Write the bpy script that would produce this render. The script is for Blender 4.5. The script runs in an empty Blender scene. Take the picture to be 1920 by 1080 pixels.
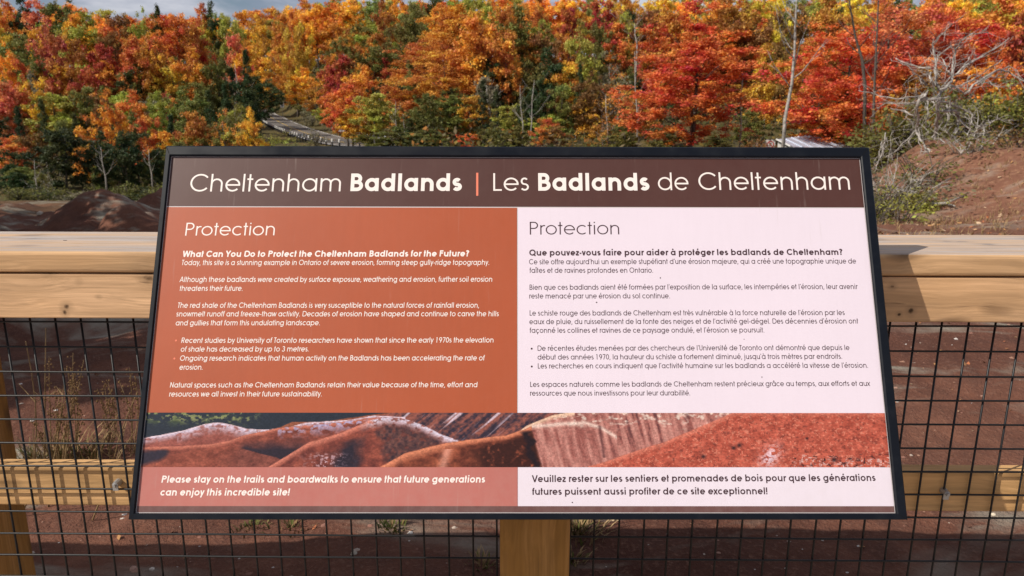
import bpy, math, random
import numpy as np
from mathutils import Vector, Matrix

random.seed(7)
rng = np.random.default_rng(7)
S = bpy.context.scene
COL = S.collection
rad = math.radians

# ------------------------------------------------------------------ camera, sky, sun, exposure
F_PX, PITCH, ROLL = 1329.3, 0.2224, 0.0024          # focal length in pixels of a 1920 px wide frame
cp, sp_, cr, sr = math.cos(PITCH), math.sin(PITCH), math.cos(ROLL), math.sin(ROLL)
FWD = np.array([0, cp, -sp_]); UP0 = np.array([0, sp_, cp]); RT0 = np.array([1.0, 0, 0])
RT = cr * RT0 + sr * UP0; UP = -sr * RT0 + cr * UP0
cd = bpy.data.cameras.new('camera'); cam = bpy.data.objects.new('camera', cd); COL.objects.link(cam)
cam.matrix_world = Matrix(((RT[0], UP[0], -FWD[0], 0), (RT[1], UP[1], -FWD[1], 0), (RT[2], UP[2], -FWD[2], 0), (0, 0, 0, 1)))
cd.sensor_width = 36; cd.lens = F_PX / 1920 * 36; cd.clip_start = 0.05; cd.clip_end = 3000
cd.dof.use_dof = True; cd.dof.focus_distance = 1.2; cd.dof.aperture_fstop = 11
S.camera = cam
SUN_TRAVEL = Vector((0.655, 0.345, -0.672)).normalized()
sl = bpy.data.lights.new('sun', 'SUN'); sl.energy = 4.9; sl.angle = rad(0.5); sl.color = (1.0, 0.93, 0.83)
so = bpy.data.objects.new('sun', sl); COL.objects.link(so)
so.rotation_euler = SUN_TRAVEL.to_track_quat('-Z', 'Y').to_euler(); so.location = (-6, -4, 8)
W = bpy.data.worlds.new('World'); S.world = W; W.use_nodes = True
S.view_settings.view_transform = 'Standard'; S.view_settings.look = 'None'
S.view_settings.exposure = 0.0; S.view_settings.gamma = 1.0
try: S.cycles.use_denoising = True
except Exception: pass
S.cycles.max_bounces = 8; S.cycles.transparent_max_bounces = 8

def N(nt, t, **kw):
    n = nt.nodes.new(t)
    for k, v in kw.items():
        if k.startswith('i_'):
            key = k[2:]
            n.inputs[int(key) if key.isdigit() else key.replace('_', ' ')].default_value = v
        else: setattr(n, k, v)
    return n
def LK(nt, a, b): nt.links.new(a, b)
def ramp(nt, fac, stops):
    r = N(nt, 'ShaderNodeValToRGB'); e = r.color_ramp.elements
    while len(e) > 1: e.remove(e[-1])
    e[0].position, e[0].color = stops[0][0], (*stops[0][1], 1)
    for p, c in stops[1:]:
        x = e.new(p); x.color = (*c, 1)
    LK(nt, fac, r.inputs[0]); return r.outputs[0]
def mixc(nt, fac, a, b, mode='MIX'):
    m = N(nt, 'ShaderNodeMix', data_type='RGBA', blend_type=mode)
    for s, v in ((0, fac), (6, a), (7, b)):
        if isinstance(v, (int, float)): m.inputs[s].default_value = v
        elif isinstance(v, tuple): m.inputs[s].default_value = (*v, 1) if len(v) == 3 else v
        else: LK(nt, v, m.inputs[s])
    return m.outputs[2]
def noise(nt, vec, scale, detail=4, rough=.55, dist=0):
    n = N(nt, 'ShaderNodeTexNoise'); n.inputs['Scale'].default_value = scale; n.inputs['Detail'].default_value = detail
    n.inputs['Roughness'].default_value = rough; n.inputs['Distortion'].default_value = dist
    if vec is not None: LK(nt, vec, n.inputs['Vector'])
    return n.outputs['Fac']
def mapping(nt, vec, scale, loc=(0, 0, 0)):
    m = N(nt, 'ShaderNodeMapping'); m.inputs['Scale'].default_value = scale; m.inputs['Location'].default_value = loc
    LK(nt, vec, m.inputs['Vector']); return m.outputs[0]
def mrange(nt, v, a, b, c=0, d=1):
    m = N(nt, 'ShaderNodeMapRange'); LK(nt, v, m.inputs[0])
    for i, x in zip((1, 2, 3, 4), (a, b, c, d)): m.inputs[i].default_value = x
    return m.outputs[0]
def math_(nt, op, a, b=0.0):
    m = N(nt, 'ShaderNodeMath', operation=op)
    for i, v in enumerate((a, b)):
        if isinstance(v, (int, float)): m.inputs[i].default_value = v
        else: LK(nt, v, m.inputs[i])
    return m.outputs[0]

# sky: Nishita with broken cloud
nt = W.node_tree; bg = nt.nodes['Background']
sky = N(nt, 'ShaderNodeTexSky', sky_type='NISHITA'); sky.sun_disc = False
sky.sun_elevation = rad(42.2); sky.sun_rotation = rad(242.2); sky.air_density = 1.0; sky.dust_density = 1.2
tc = N(nt, 'ShaderNodeTexCoord')
cl = noise(nt, mapping(nt, tc.outputs['Generated'], (3.0, 3.0, 9.0), (0.3, .1, 0)), 1.6, 6, .55, .4)
cf = ramp(nt, cl, [(.30, (0, 0, 0)), (.48, (1, 1, 1))])
cc = ramp(nt, noise(nt, mapping(nt, tc.outputs['Generated'], (4, 4, 14)), 2.2, 5), [(.38, (4.2, 4.7, 6.2)), (.62, (9.2, 9.3, 10.2))])
LK(nt, mixc(nt, math_(nt, 'MULTIPLY', cf, .85), sky.outputs[0], cc), bg.inputs[0])
bg.inputs[1].default_value = 0.072

# ------------------------------------------------------------------ helpers
def ray(px, py): return RT * ((px - 960) / F_PX) - UP * ((py - 540) / F_PX) + FWD
def newmesh(name, verts, faces, mat=None, smooth=False):
    me = bpy.data.meshes.new(name); me.from_pydata([tuple(v) for v in verts], [], [tuple(f) for f in faces])
    if mat: me.materials.append(mat)
    if smooth: me.polygons.foreach_set('use_smooth', [True] * len(me.polygons))
    me.update(); return me
def link(name, me, parent=None):
    o = bpy.data.objects.new(name, me); COL.objects.link(o)
    if parent: o.parent = parent
    return o
def tag(o, label, cat, group=None):
    o['label'] = label; o['category'] = cat
    if group: o['group'] = group
    return o
def thing(name, loc, label, cat, group=None, rz=0):
    o = bpy.data.objects.new(name, None); COL.objects.link(o); o.location = loc; o.rotation_euler = (0, 0, rz)
    o.empty_display_size = .1
    return tag(o, label, cat, group)
class MB:
    def __init__(s): s.v = []; s.f = []
    def add(s, v, f):
        b = len(s.v); s.v += [tuple(p) for p in v]; s.f += [tuple(i + b for i in q) for q in f]
    def box(s, x0, x1, y0, y1, z0, z1):
        s.add([(x0,y0,z0),(x1,y0,z0),(x1,y1,z0),(x0,y1,z0),(x0,y0,z1),(x1,y0,z1),(x1,y1,z1),(x0,y1,z1)],
              [(0,3,2,1),(4,5,6,7),(0,1,5,4),(1,2,6,5),(2,3,7,6),(3,0,4,7)])
    def rbox(s, ax, a0, a1, prof):                     # prism: profile polygon swept along axis 0 (x) or 2 (z)
        n = len(prof)
        if ax == 0: v = [(a0, p, q) for p, q in prof] + [(a1, p, q) for p, q in prof]
        else: v = [(p, q, a0) for p, q in prof] + [(p, q, a1) for p, q in prof]
        s.add(v, [(i, (i+1) % n, n + (i+1) % n, n + i) for i in range(n)] + [tuple(range(n))[::-1], tuple(range(n, 2*n))])
    def tube(s, pts, radii, n=6, cap=True):
        pts = [Vector(p) for p in pts]; k = len(pts)
        if not hasattr(radii, '__len__'): radii = [radii] * k
        v = []; ref = None
        for i in range(k):
            t = (pts[min(i+1, k-1)] - pts[max(i-1, 0)]).normalized()
            if ref is None: ref = t.orthogonal().normalized()
            a = (ref - t * ref.dot(t))
            a = a.normalized() if a.length > 1e-6 else t.orthogonal().normalized()
            ref = a; b = t.cross(a)
            for j in range(n):
                th = 2 * math.pi * j / n
                v.append(pts[i] + (a * math.cos(th) + b * math.sin(th)) * radii[i])
        f = [(i*n + j, i*n + (j+1) % n, (i+1)*n + (j+1) % n, (i+1)*n + j) for i in range(k-1) for j in range(n)]
        if cap: f += [tuple(range(n))[::-1], tuple(range((k-1)*n, k*n))]
        s.add(v, f)
    def mesh(s, name, mat, smooth=False): return newmesh(name, s.v, s.f, mat, smooth)
    def obj(s, name, mat, parent=None, smooth=False): return link(name, s.mesh(name, mat, smooth), parent)
def rprof(y0, y1, z0, z1, r, n=3):                      # rectangle with rounded corners
    out = []
    for cx, cz, a in ((y1-r, z1-r, 0), (y0+r, z1-r, 90), (y0+r, z0+r, 180), (y1-r, z0+r, 270)):
        for i in range(n+1):
            t = rad(a + 90*i/n); out.append((cx + r*math.cos(t), cz + r*math.sin(t)))
    return out
def smst(t): t = np.clip(t, 0, 1); return t*t*(3-2*t)
def _h(i, j, s):
    n = (i.astype(np.int64) * 374761393 + j.astype(np.int64) * 668265263 + s * 974634777) & 0x7fffffff
    n = ((n ^ (n >> 13)) * 1274126177) & 0x7fffffff
    n = ((n ^ (n >> 16)) * 60493) & 0x7fffffff
    return (n % 100003) / 100003.0
def vn(x, y, s=0):
    x = np.asarray(x, float); y = np.asarray(y, float)
    i = np.floor(x); j = np.floor(y); u = x - i; v = y - j; u = u*u*(3-2*u); v = v*v*(3-2*v)
    i = i.astype(int); j = j.astype(int)
    return (_h(i,j,s)*(1-u)+_h(i+1,j,s)*u)*(1-v) + (_h(i,j+1,s)*(1-u)+_h(i+1,j+1,s)*u)*v
def fbm(x, y, s=0, o=4):
    r = 0; a = .5; t = 0
    for k in range(o): r = r + a*vn(x*2**k, y*2**k, s+k*17); t += a; a *= .5
    return r / t

# ------------------------------------------------------------------ materials
def mat(name, col, rough=.6, spec=.3, metal=0.0):
    m = bpy.data.materials.new(name); m.use_nodes = True; b = m.node_tree.nodes['Principled BSDF']
    b.inputs['Base Color'].default_value = (*col, 1); b.inputs['Roughness'].default_value = rough
    b.inputs['Specular IOR Level'].default_value = spec; b.inputs['Metallic'].default_value = metal
    return m
def bsdf(m): return m.node_tree.nodes['Principled BSDF']
def print_mat(name, col, var=.06):
    m = mat(name, col, .50, .42); t = m.node_tree; c = N(t, 'ShaderNodeTexCoord').outputs['Object']
    n1 = noise(t, c, 5, 3); n2 = noise(t, mapping(t, c, (40, 4, 1)), 3, 3)
    f = mrange(t, math_(t, 'ADD', n1, math_(t, 'MULTIPLY', n2, .5)), .45, 1.05, 1-var, 1+var)
    g = N(t, 'ShaderNodeMix', data_type='RGBA', blend_type='MULTIPLY'); g.inputs[0].default_value = 1
    g.inputs[6].default_value = (*col, 1); LK(t, f, g.inputs[7])
    sx = N(t, 'ShaderNodeSeparateXYZ'); LK(t, c, sx.inputs[0])
    drip = math_(t, 'MULTIPLY', mrange(t, noise(t, mapping(t, c, (170, 9, 1), (0, 3, 0)), 1, 3), .63, .76, 0, .16), mrange(t, noise(t, c, 11, 3), .45, .65))
    dust = math_(t, 'MULTIPLY', mrange(t, noise(t, c, 60, 6, .7), .35, .7), mrange(t, sx.outputs[1], .02, .14, .10, .012))
    LK(t, mixc(t, math_(t, 'ADD', drip, dust), g.outputs[2], (.50, .42, .37)), bsdf(m).inputs['Base Color'])
    LK(t, mrange(t, noise(t, c, 9, 4), .3, .7, .44, .56), bsdf(m).inputs['Roughness'])
    return m
def wood(name, axis=0, base=(.47, .29, .135), grey=0.0, dark=.62, knots=()):
    m = mat(name, base, .72, .2); t = m.node_tree; c = N(t, 'ShaderNodeTexCoord').outputs['Object']
    sc = [26, 26, 26]; sc[axis] = .9
    warp = noise(t, mapping(t, c, tuple(3 if i == axis else 9 for i in range(3))), 1.0, 2)
    w = N(t, 'ShaderNodeVectorMath', operation='ADD'); LK(t, c, w.inputs[0])
    wv = N(t, 'ShaderNodeVectorMath', operation='SCALE'); LK(t, N(t, 'ShaderNodeCombineXYZ').outputs[0], wv.inputs[0])
    cmb = wv.inputs[0].links[0].from_node
    for i in range(3):
        if i != axis: LK(t, math_(t, 'SUBTRACT', warp, .5), cmb.inputs[i])
    wv.inputs['Scale'].default_value = .05; LK(t, wv.outputs[0], w.inputs[1])
    g1 = noise(t, mapping(t, w.outputs[0], tuple(sc)), 1.0, 5, .6)
    sc2 = [170, 170, 170]; sc2[axis] = 3
    g2 = noise(t, mapping(t, w.outputs[0], tuple(sc2)), 1.0, 3, .6)
    col = ramp(t, g1, [(.30, tuple(x*dark for x in base)), (.45, base), (.64, tuple(min(1, x*1.38+.03) for x in base))])
    col = mixc(t, mrange(t, g2, .36, .68, 0, .6), col, tuple(x*.62 for x in base))
    big = noise(t, mapping(t, c, tuple(1.6 if i == axis else 5 for i in range(3)), (3, 1, 2)), 1.5, 3)
    col = mixc(t, mrange(t, big, .42, .68, 0, .45), col, tuple(min(1, x*y) for x, y in zip(base, (1.22, 1.12, .95))))
    vo = N(t, 'ShaderNodeTexVoronoi'); vo.inputs['Scale'].default_value = 1.0
    ks = [13, 13, 13]; ks[axis] = 5.5; LK(t, mapping(t, w.outputs[0], tuple(ks), (.37, .21, .61)), vo.inputs['Vector'])
    k = mrange(t, vo.outputs['Distance'], .10, .26, 1, 0)
    col = mixc(t, math_(t, 'MULTIPLY', k, .75), col, (.10, .05, .022))
    stn = mrange(t, noise(t, mapping(t, c, tuple(4 if i == axis else 14 for i in range(3)), (9, 4, 6)), 1.0, 5, .65), .54, .74, 0, .55)
    col = mixc(t, stn, col, tuple(x*y for x, y in zip(base, (.55, .56, .62))))
    chk = noise(t, mapping(t, w.outputs[0], tuple(.8 if i == axis else 90 for i in range(3)), (7, 2, 4)), 1.0, 2)
    col = mixc(t, mrange(t, chk, .68, .76, 0, .75), col, (.13, .075, .04))
    for kx, ky, kz, kr, el in knots:
        sb = N(t, 'ShaderNodeVectorMath', operation='SUBTRACT'); LK(t, w.outputs[0], sb.inputs[0]); sb.inputs[1].default_value = (kx, ky, kz)
        ln = N(t, 'ShaderNodeVectorMath', operation='LENGTH'); LK(t, mapping(t, sb.outputs[0], (1/(kr*el), 1/(kr*1.6), 1/kr)), ln.inputs[0])
        dd = math_(t, 'ADD', ln.outputs['Value'], math_(t, 'MULTIPLY', math_(t, 'SUBTRACT', noise(t, c, 160, 3), .5), .9))
        col = mixc(t, mrange(t, dd, .9, 3.0, .45, 0), col, tuple(x*.45 for x in base)); col = mixc(t, mrange(t, dd, .55, 1.15, .92, 0), col, (.055, .028, .013))
    if grey:
        ge = N(t, 'ShaderNodeNewGeometry'); sx = N(t, 'ShaderNodeSeparateXYZ'); LK(t, ge.outputs['Normal'], sx.inputs[0])
        gs = noise(t, mapping(t, w.outputs[0], tuple(1.1 if i == axis else 34 for i in range(3)), (1, 5, 3)), 1.0, 4)
        gf = math_(t, 'MULTIPLY', mrange(t, sx.outputs[2], .85, .99, 0, grey), mrange(t, gs, .33, .58, .12, 1))
        gc = ramp(t, g2, [(.3, (.20, .175, .165)), (.6, (.46, .42, .40))])
        col = mixc(t, gf, col, gc)
    LK(t, col, bsdf(m).inputs['Base Color'])
    bp = N(t, 'ShaderNodeBump'); bp.inputs['Strength'].default_value = .35; bp.inputs['Distance'].default_value = .002
    LK(t, math_(t, 'ADD', g1, g2), bp.inputs['Height']); LK(t, bp.outputs[0], bsdf(m).inputs['Normal'])
    return m
def attr_mat(name, attr, rough=.8, spec=.1, trans=0):
    m = mat(name, (.5, .5, .5), rough, spec); t = m.node_tree
    a = N(t, 'ShaderNodeAttribute'); a.attribute_name = attr
    LK(t, a.outputs['Color'], bsdf(m).inputs['Base Color'])
    if trans: leafify(m, a.outputs['Color'], trans)
    return m
def leafify(m, colsock, fac):
    t = m.node_tree; out = t.nodes['Material Output']
    tr = N(t, 'ShaderNodeBsdfTranslucent'); LK(t, colsock, tr.inputs[0])
    mx = N(t, 'ShaderNodeMixShader'); mx.inputs[0].default_value = fac
    LK(t, bsdf(m).outputs[0], mx.inputs[1]); LK(t, tr.outputs[0], mx.inputs[2]); LK(t, mx.outputs[0], out.inputs[0])
def leaf_mat(name):
    m = mat(name, (.3, .2, .05), .55, .25); t = m.node_tree
    oi = N(t, 'ShaderNodeObjectInfo'); at = N(t, 'ShaderNodeAttribute'); at.attribute_name = 'var'
    c = N(t, 'ShaderNodeTexCoord').outputs['Object']
    loc = N(t, 'ShaderNodeVectorMath', operation='ADD'); LK(t, c, loc.inputs[0])
    sc = N(t, 'ShaderNodeVectorMath', operation='SCALE'); LK(t, oi.outputs['Location'], sc.inputs[0]); sc.inputs['Scale'].default_value = .37
    LK(t, sc.outputs[0], loc.inputs[1])
    big = noise(t, loc.outputs[0], 3.2, 2)
    hsv = N(t, 'ShaderNodeHueSaturation'); LK(t, oi.outputs['Color'], hsv.inputs['Color'])
    h = math_(t, 'ADD', mrange(t, big, .3, .7, .468, .54), mrange(t, at.outputs['Fac'], 0, 1, -.016, .028))
    LK(t, h, hsv.inputs['Hue'])
    LK(t, mrange(t, at.outputs['Fac'], 0, 1, .55, 1.35), hsv.inputs['Value'])
    hsv.inputs['Saturation'].default_value = .95
    g = math_(t, 'MULTIPLY', oi.outputs['Alpha'], mrange(t, big, .40, .62, 1.0, 0.0))
    col = mixc(t, g, hsv.outputs[0], (.15, .14, .03))
    LK(t, col, bsdf(m).inputs['Base Color']); leafify(m, col, .30)
    return m
def bark_mat(name, a, b, sc=(60, 60, 8)):
    m = mat(name, a, .9, .1); t = m.node_tree; c = N(t, 'ShaderNodeTexCoord').outputs['Object']
    n = noise(t, mapping(t, c, sc), 1, 4)
    LK(t, ramp(t, n, [(.35, a), (.65, b)]), bsdf(m).inputs['Base Color']); return m
M_leaf = leaf_mat('leaf'); M_bark = bark_mat('bark', (.045, .036, .03), (.16, .135, .115))
M_pale = bark_mat('pale_bark', (.24, .21, .18), (.52, .48, .43)); M_dead = bark_mat('dead_wood', (.20, .18, .16), (.50, .46, .42), (9, 9, 9))
M_frame = mat('frame_metal', (.012, .016, .022), .45, .22)
t = M_frame.node_tree; c = N(t, 'ShaderNodeTexCoord').outputs['Object']
LK(t, mrange(t, noise(t, c, 14, 5), .35, .75, .30, .62), bsdf(M_frame).inputs['Roughness'])
LK(t, ramp(t, noise(t, c, 20, 6, .7), [(.5, (.0035, .005, .009)), (.70, (.009, .011, .015)), (.78, (.05, .05, .05))]), bsdf(M_frame).inputs['Base Color'])
M_wire = mat('wire', (.006, .006, .007), .45, .4)
M_white = mat('white_paint', (.72, .70, .66), .5, .3); M_steel = mat('galvanised', (.42, .42, .41), .45, .5, .6)

# ------------------------------------------------------------------ terrain
YP = [-900, 0, 4.5, 8, 14, 25, 45, 78, 105, 135, 165, 220, 400, 900]
ZL = [-1.28, -1.28, -1.45, -1.95, -2.05, -2.6, -4.5, -1.5, 2, 6.5, 11, 16, 20, 24]
ZC = [-1.28, -1.28, -1.3, -1.4, -1.5, -1.8, -1.9, -1.5, 2, 7.5, 13, 19, 26, 30]
ZR = [-1.28, -1.28, -1.25, -1.26, -1.42, -1.65, -1.35, 1.5, 5.5, 11, 16, 22, 28, 32]
ROAD = np.array([(34, 26, -1.6), (12, 44, -1.7), (2, 54, -1.75), (-8.5, 64, -1.7), (-17, 75, -1.65), (-33, 110, -.3), (-54, 160, 2.5), (-77, 212, 5.8), (-118, 258, 9)], float)
def catmull(P, n=12):
    out = []
    for i in range(len(P)-1):
        p0, p1, p2, p3 = P[max(i-1,0)], P[i], P[i+1], P[min(i+2,len(P)-1)]
        for k in range(n):
            u = k/n; out.append(.5*((2*p1)+(-p0+p2)*u+(2*p0-5*p1+4*p2-p3)*u*u+(-p0+3*p1-3*p2+p3)*u**3))
    out.append(P[-1]); return np.array(out)
RC = catmull(ROAD)
def road_near(x, y):
    x = np.atleast_1d(np.asarray(x, float)); y = np.atleast_1d(np.asarray(y, float))
    best = np.full(x.shape, 1e9); bz = np.zeros(x.shape)
    for i in range(len(RC)-1):
        a, b = RC[i], RC[i+1]; d = b[:2]-a[:2]; L2 = d@d
        u = np.clip(((x-a[0])*d[0]+(y-a[1])*d[1])/L2, 0, 1)
        q = np.hypot(x-a[0]-u*d[0], y-a[1]-u*d[1]); m = q < best
        best = np.where(m, q, best); bz = np.where(m, a[2]+u*(b[2]-a[2]), bz)
    return best, bz
def bump(x, y, cx, cy, rx, ry, h, rot=0):
    c, s = math.cos(rot), math.sin(rot); u = ((x-cx)*c+(y-cy)*s)/rx; v = (-(x-cx)*s+(y-cy)*c)/ry
    return h*np.exp(-(u*u+v*v))
def H(x, y, detail=True):
    x = np.asarray(x, float); y = np.asarray(y, float); sh = x.shape
    x = np.atleast_1d(x); y = np.atleast_1d(y)
    a = x/np.maximum(y, 1.0)
    zl, zc, zr = (np.interp(y, YP, q) for q in (ZL, ZC, ZR))
    tl = smst((-a-.18)/.25); tr = smst((a-.02)/.28)
    z = zc*(1-tl)*(1-tr) + zl*tl + zr*tr
    # right-hand earth bank
    z = z + 1.25*smst((y-8)/6.5)*smst((x-6.3)/4.6)*smst((a-.46)/.12)*(1-smst((y-24)/16))
    z = z + .10*smst((y-7)/3)*(fbm(x*.7, y*.9, 61, 4)-.5)*3*smst((a-.25)/.15)*(1-smst((y-20)/8))
    # eroded shale humps
    near = smst((y-2)/1.5)*(1-smst((y-20)/8))
    ridg = 1-np.abs(2*fbm(x*.23+y*.10, y*.34-x*.12, 3, 3)-1)
    z = z + near*(.80*(ridg-.72)) * (1-.6*smst((a-.15)/.2))
    z = z + bump(x, y, -1.6, 3.15, 1.5, .55, .16, .05) - bump(x, y, -2.6, 4.9, 2.6, 1.0, .40) + bump(x, y, -1.2, 4.3, .8, .45, .14, .6)
    z = z + bump(x, y, -7.9, 14.3, .9, .9, .62, .5) + bump(x, y, -8.9, 14.0, 1.5, .6, .30, .9) + bump(x, y, -8.6, 17.5, .7, 1.2, .75) + bump(x, y, -6.2, 12.3, 1.2, .5, .26, -.2) + bump(x, y, -10.4, 14.6, 1.2, .7, .30) + bump(x, y, -6.4, 10.3, 1.6, .5, .22, .35) + bump(x, y, -7.0, 12.6, .55, .8, .34, -.4) + bump(x, y, -9.6, 12.9, .8, .5, .30, .3) + bump(x, y, -9.2, 11.6, .9, .5, .25)
    z = z + bump(x, y, 2.6, 4.4, 2.0, .5, .10, .1) + bump(x, y, 4.2, 6.6, 2.4, .7, .13, -.1)
    far = smst((y-30)/30); z = z + far*1.6*(fbm(x*.03, y*.03, 9, 3)-.5)
    fl = smst((y-8)/3)*(1-smst((y-19)/5))*smst((-a-.25)/.1)
    z = z + fl*(.40*(np.abs(2*fbm(x*.9+y*.5, y*.55-x*.3, 71, 3)-1)-.35) + .10*(np.abs(2*fbm(x*2.6+y, y*1.2, 73, 3)-1)-.35))
    # road bench
    d, rz = road_near(x, y); k = 1-smst((d-4.6)/9.0); z = z*(1-k) + (rz-.05)*k
    if detail:
        z = z + (.05*(fbm(x*2.2, y*2.2, 21, 3)-.5) + .022*(fbm(x*11, y*11, 31, 2)-.5))*(1-smst((y-14)/20))*smst((y-.5)/1.5)
    return z.reshape(sh)
def Hs(x, y): return float(H(np.array([x]), np.array([y]))[0])

def build_ground():
    ang = np.concatenate([np.arange(-180, -52, 4.0), np.arange(-52, 52, .3), np.arange(52, 180, 4.0)])
    r = [0.0, .5, .9]
    while r[-1] < 30: r.append(r[-1]*1.0145)
    while r[-1] < 1500: r.append(r[-1]*1.045)
    r = np.array(r[1:]); A, Rr = np.meshgrid(np.radians(ang), r)
    x = Rr*np.sin(A); y = Rr*np.cos(A); z = H(x.ravel(), y.ravel())
    v = np.stack([x.ravel(), y.ravel(), z], 1); n = len(ang); k = len(r)
    i = np.arange(k-1)[:, None]; j = np.arange(n)[None, :]; j2 = (j+1) % n
    f = np.stack([i*n+j, (i+1)*n+j, (i+1)*n+j2, i*n+j2], -1).reshape(-1, 4)[:, ::-1]
    v = np.vstack([v, [[0, 0, -1.28]]]); c = len(v)-1
    fl = [tuple(q) for q in f.tolist()] + [(c, j, (j+1) % n)[::-1] for j in range(n)]
    m = mat('shale_soil', (.2, .08, .05), .95, .12); t = m.node_tree
    P = N(t, 'ShaderNodeNewGeometry').outputs['Position']; sx = N(t, 'ShaderNodeSeparateXYZ'); LK(t, P, sx.inputs[0])
    n1 = noise(t, P, .9, 6, .6); n2 = noise(t, P, 7, 6, .65); n3 = noise(t, P, 55, 4, .7)
    soil = ramp(t, n1, [(.3, (.072, .029, .020)), (.5, (.148, .062, .040)), (.72, (.24, .108, .068))])
    soil = mixc(t, mrange(t, n2, .35, .7, 0, .7), soil, (.085, .040, .030))
    soil = mixc(t, mrange(t, n3, .52, .72, 0, .5), soil, (.27, .145, .10))
    band = noise(t, mapping(t, P, (.55, 1.7, 2.0), (2, .4, 0)), 1.15, 5, .6, .6)
    bf = math_(t, 'MULTIPLY', mrange(t, band, .51, .61, 0, .9), mrange(t, noise(t, P, 3, 4), .35, .6, .2, 1))
    soil = mixc(t, bf, soil, (.30, .275, .22))
    straw = mrange(t, noise(t, mapping(t, P, (6, 6, 6)), 1.3, 6, .75), .5, .64, 0, 1)
    bank = math_(t, 'MULTIPLY', mrange(t, sx.outputs[0], 3.5, 6.5), mrange(t, sx.outputs[1], 7, 10))
    soil = mixc(t, math_(t, 'MULTIPLY', bank, .5), soil, (.25, .115, .07))
    soil = mixc(t, math_(t, 'MULTIPLY', bank, math_(t, 'MULTIPLY', straw, .5)), soil, (.40, .23, .135))
    fl_ = ramp(t, noise(t, P, .35, 7, .7), [(.3, (.040, .034, .016)), (.5, (.085, .070, .028)), (.68, (.15, .095, .035))])
    ff = mrange(t, math_(t, 'ADD', sx.outputs[1], math_(t, 'MULTIPLY', noise(t, P, .25, 4), 14)), 25, 36)
    LK(t, mixc(t, ff, soil, fl_), bsdf(m).inputs['Base Color'])
    vc = N(t, 'ShaderNodeTexVoronoi', feature='DISTANCE_TO_EDGE'); vc.inputs['Scale'].default_value = 16; LK(t, mixc(t, .12, P, N(t, 'ShaderNodeTexNoise').outputs['Color']), vc.inputs['Vector'])
    bp = N(t, 'ShaderNodeBump'); bp.inputs['Strength'].default_value = .85; bp.inputs['Distance'].default_value = .022
    LK(t, math_(t, 'ADD', math_(t, 'ADD', n2, math_(t, 'MULTIPLY', n3, .8)), mrange(t, vc.outputs['Distance'], 0, .05, -.06, 0)), bp.inputs['Height']); LK(t, bp.outputs[0], bsdf(m).inputs['Normal'])
    o = link('ground', newmesh('ground', v, fl, m, True)); o['kind'] = 'structure'
build_ground()

def strip(name, off0, off1, lift, m, i0=0, i1=None):
    P = RC[i0:i1]; T = np.gradient(P[:, :2], axis=0); T /= np.linalg.norm(T, axis=1)[:, None]
    Nn = np.stack([T[:, 1], -T[:, 0]], 1); v = []
    for p, n in zip(P, Nn):
        for o in (off0, off1): v.append((p[0]+n[0]*o, p[1]+n[1]*o, p[2]+lift))
    f = [(2*i, 2*i+1, 2*i+3, 2*i+2) for i in range(len(P)-1)]
    return link(name, newmesh(name, v, f, m))
def roadpt(s_idx, off):
    p = RC[s_idx]; q = RC[min(s_idx+1, len(RC)-1)]; o = RC[max(s_idx-1, 0)]; d = (q-o)[:2]; d /= np.linalg.norm(d)
    return np.array([p[0]+d[1]*off, p[1]-d[0]*off, p[2]])
M_asph = mat('asphalt', (.16, .145, .135), .9, .15); t = M_asph.node_tree
P = N(t, 'ShaderNodeNewGeometry').outputs['Position']
LK(t, ramp(t, noise(t, P, 1.3, 6, .7), [(.35, (.09, .08, .072)), (.65, (.19, .165, .145))]), bsdf(M_asph).inputs['Base Color'])
strip('road', -2.7, 2.7, .05, M_asph)['kind'] = 'structure'
ml = strip('road_edge_line', 2.35, 2.5, .056, M_white); ml['kind'] = 'structure'
ml = strip('road_edge_line', -2.5, -2.35, .056, M_white); ml['kind'] = 'structure'
ml = strip('road_centre_line', -.07, .07, .056, mat('yellow_paint', (.55, .36, .08), .6)); ml['kind'] = 'structure'

# ------------------------------------------------------------------ information sign
SX, SY, SZ, SYAW, STILT, SH, SW = .0117, 1.0018, -.5983, .0043, .4183, .6202, 1.22
EX = np.array([math.cos(SYAW), math.sin(SYAW), 0]); EN = np.array([-math.sin(SYAW), math.cos(SYAW), 0])
EV = math.cos(STILT)*np.array([0, 0, 1.0]) + math.sin(STILT)*EN; EF = np.cross(EX, EV)     # EF points at the reader
S0 = np.array([SX, SY, SZ])
PANEL_W = -.005                                                        # the print sits 5 mm behind the frame's face
def sp(px, py, w=PANEL_W):                                             # photo pixel -> sign coordinates on the print
    d = ray(px, py); o = S0 + EF*w; k = (o@EF)/(d@EF); q = d*k - S0
    return float(q@EX), float(q@EV)
sign = thing('information_sign', (0, 0, 0), 'wide tilted bilingual information sign in a black metal frame on a wooden post', 'sign')
sign.matrix_world = Matrix(((EX[0], EV[0], EF[0], S0[0]), (EX[1], EV[1], EF[1], S0[1]), (EX[2], EV[2], EF[2], S0[2]), (0, 0, 0, 1)))
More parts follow.
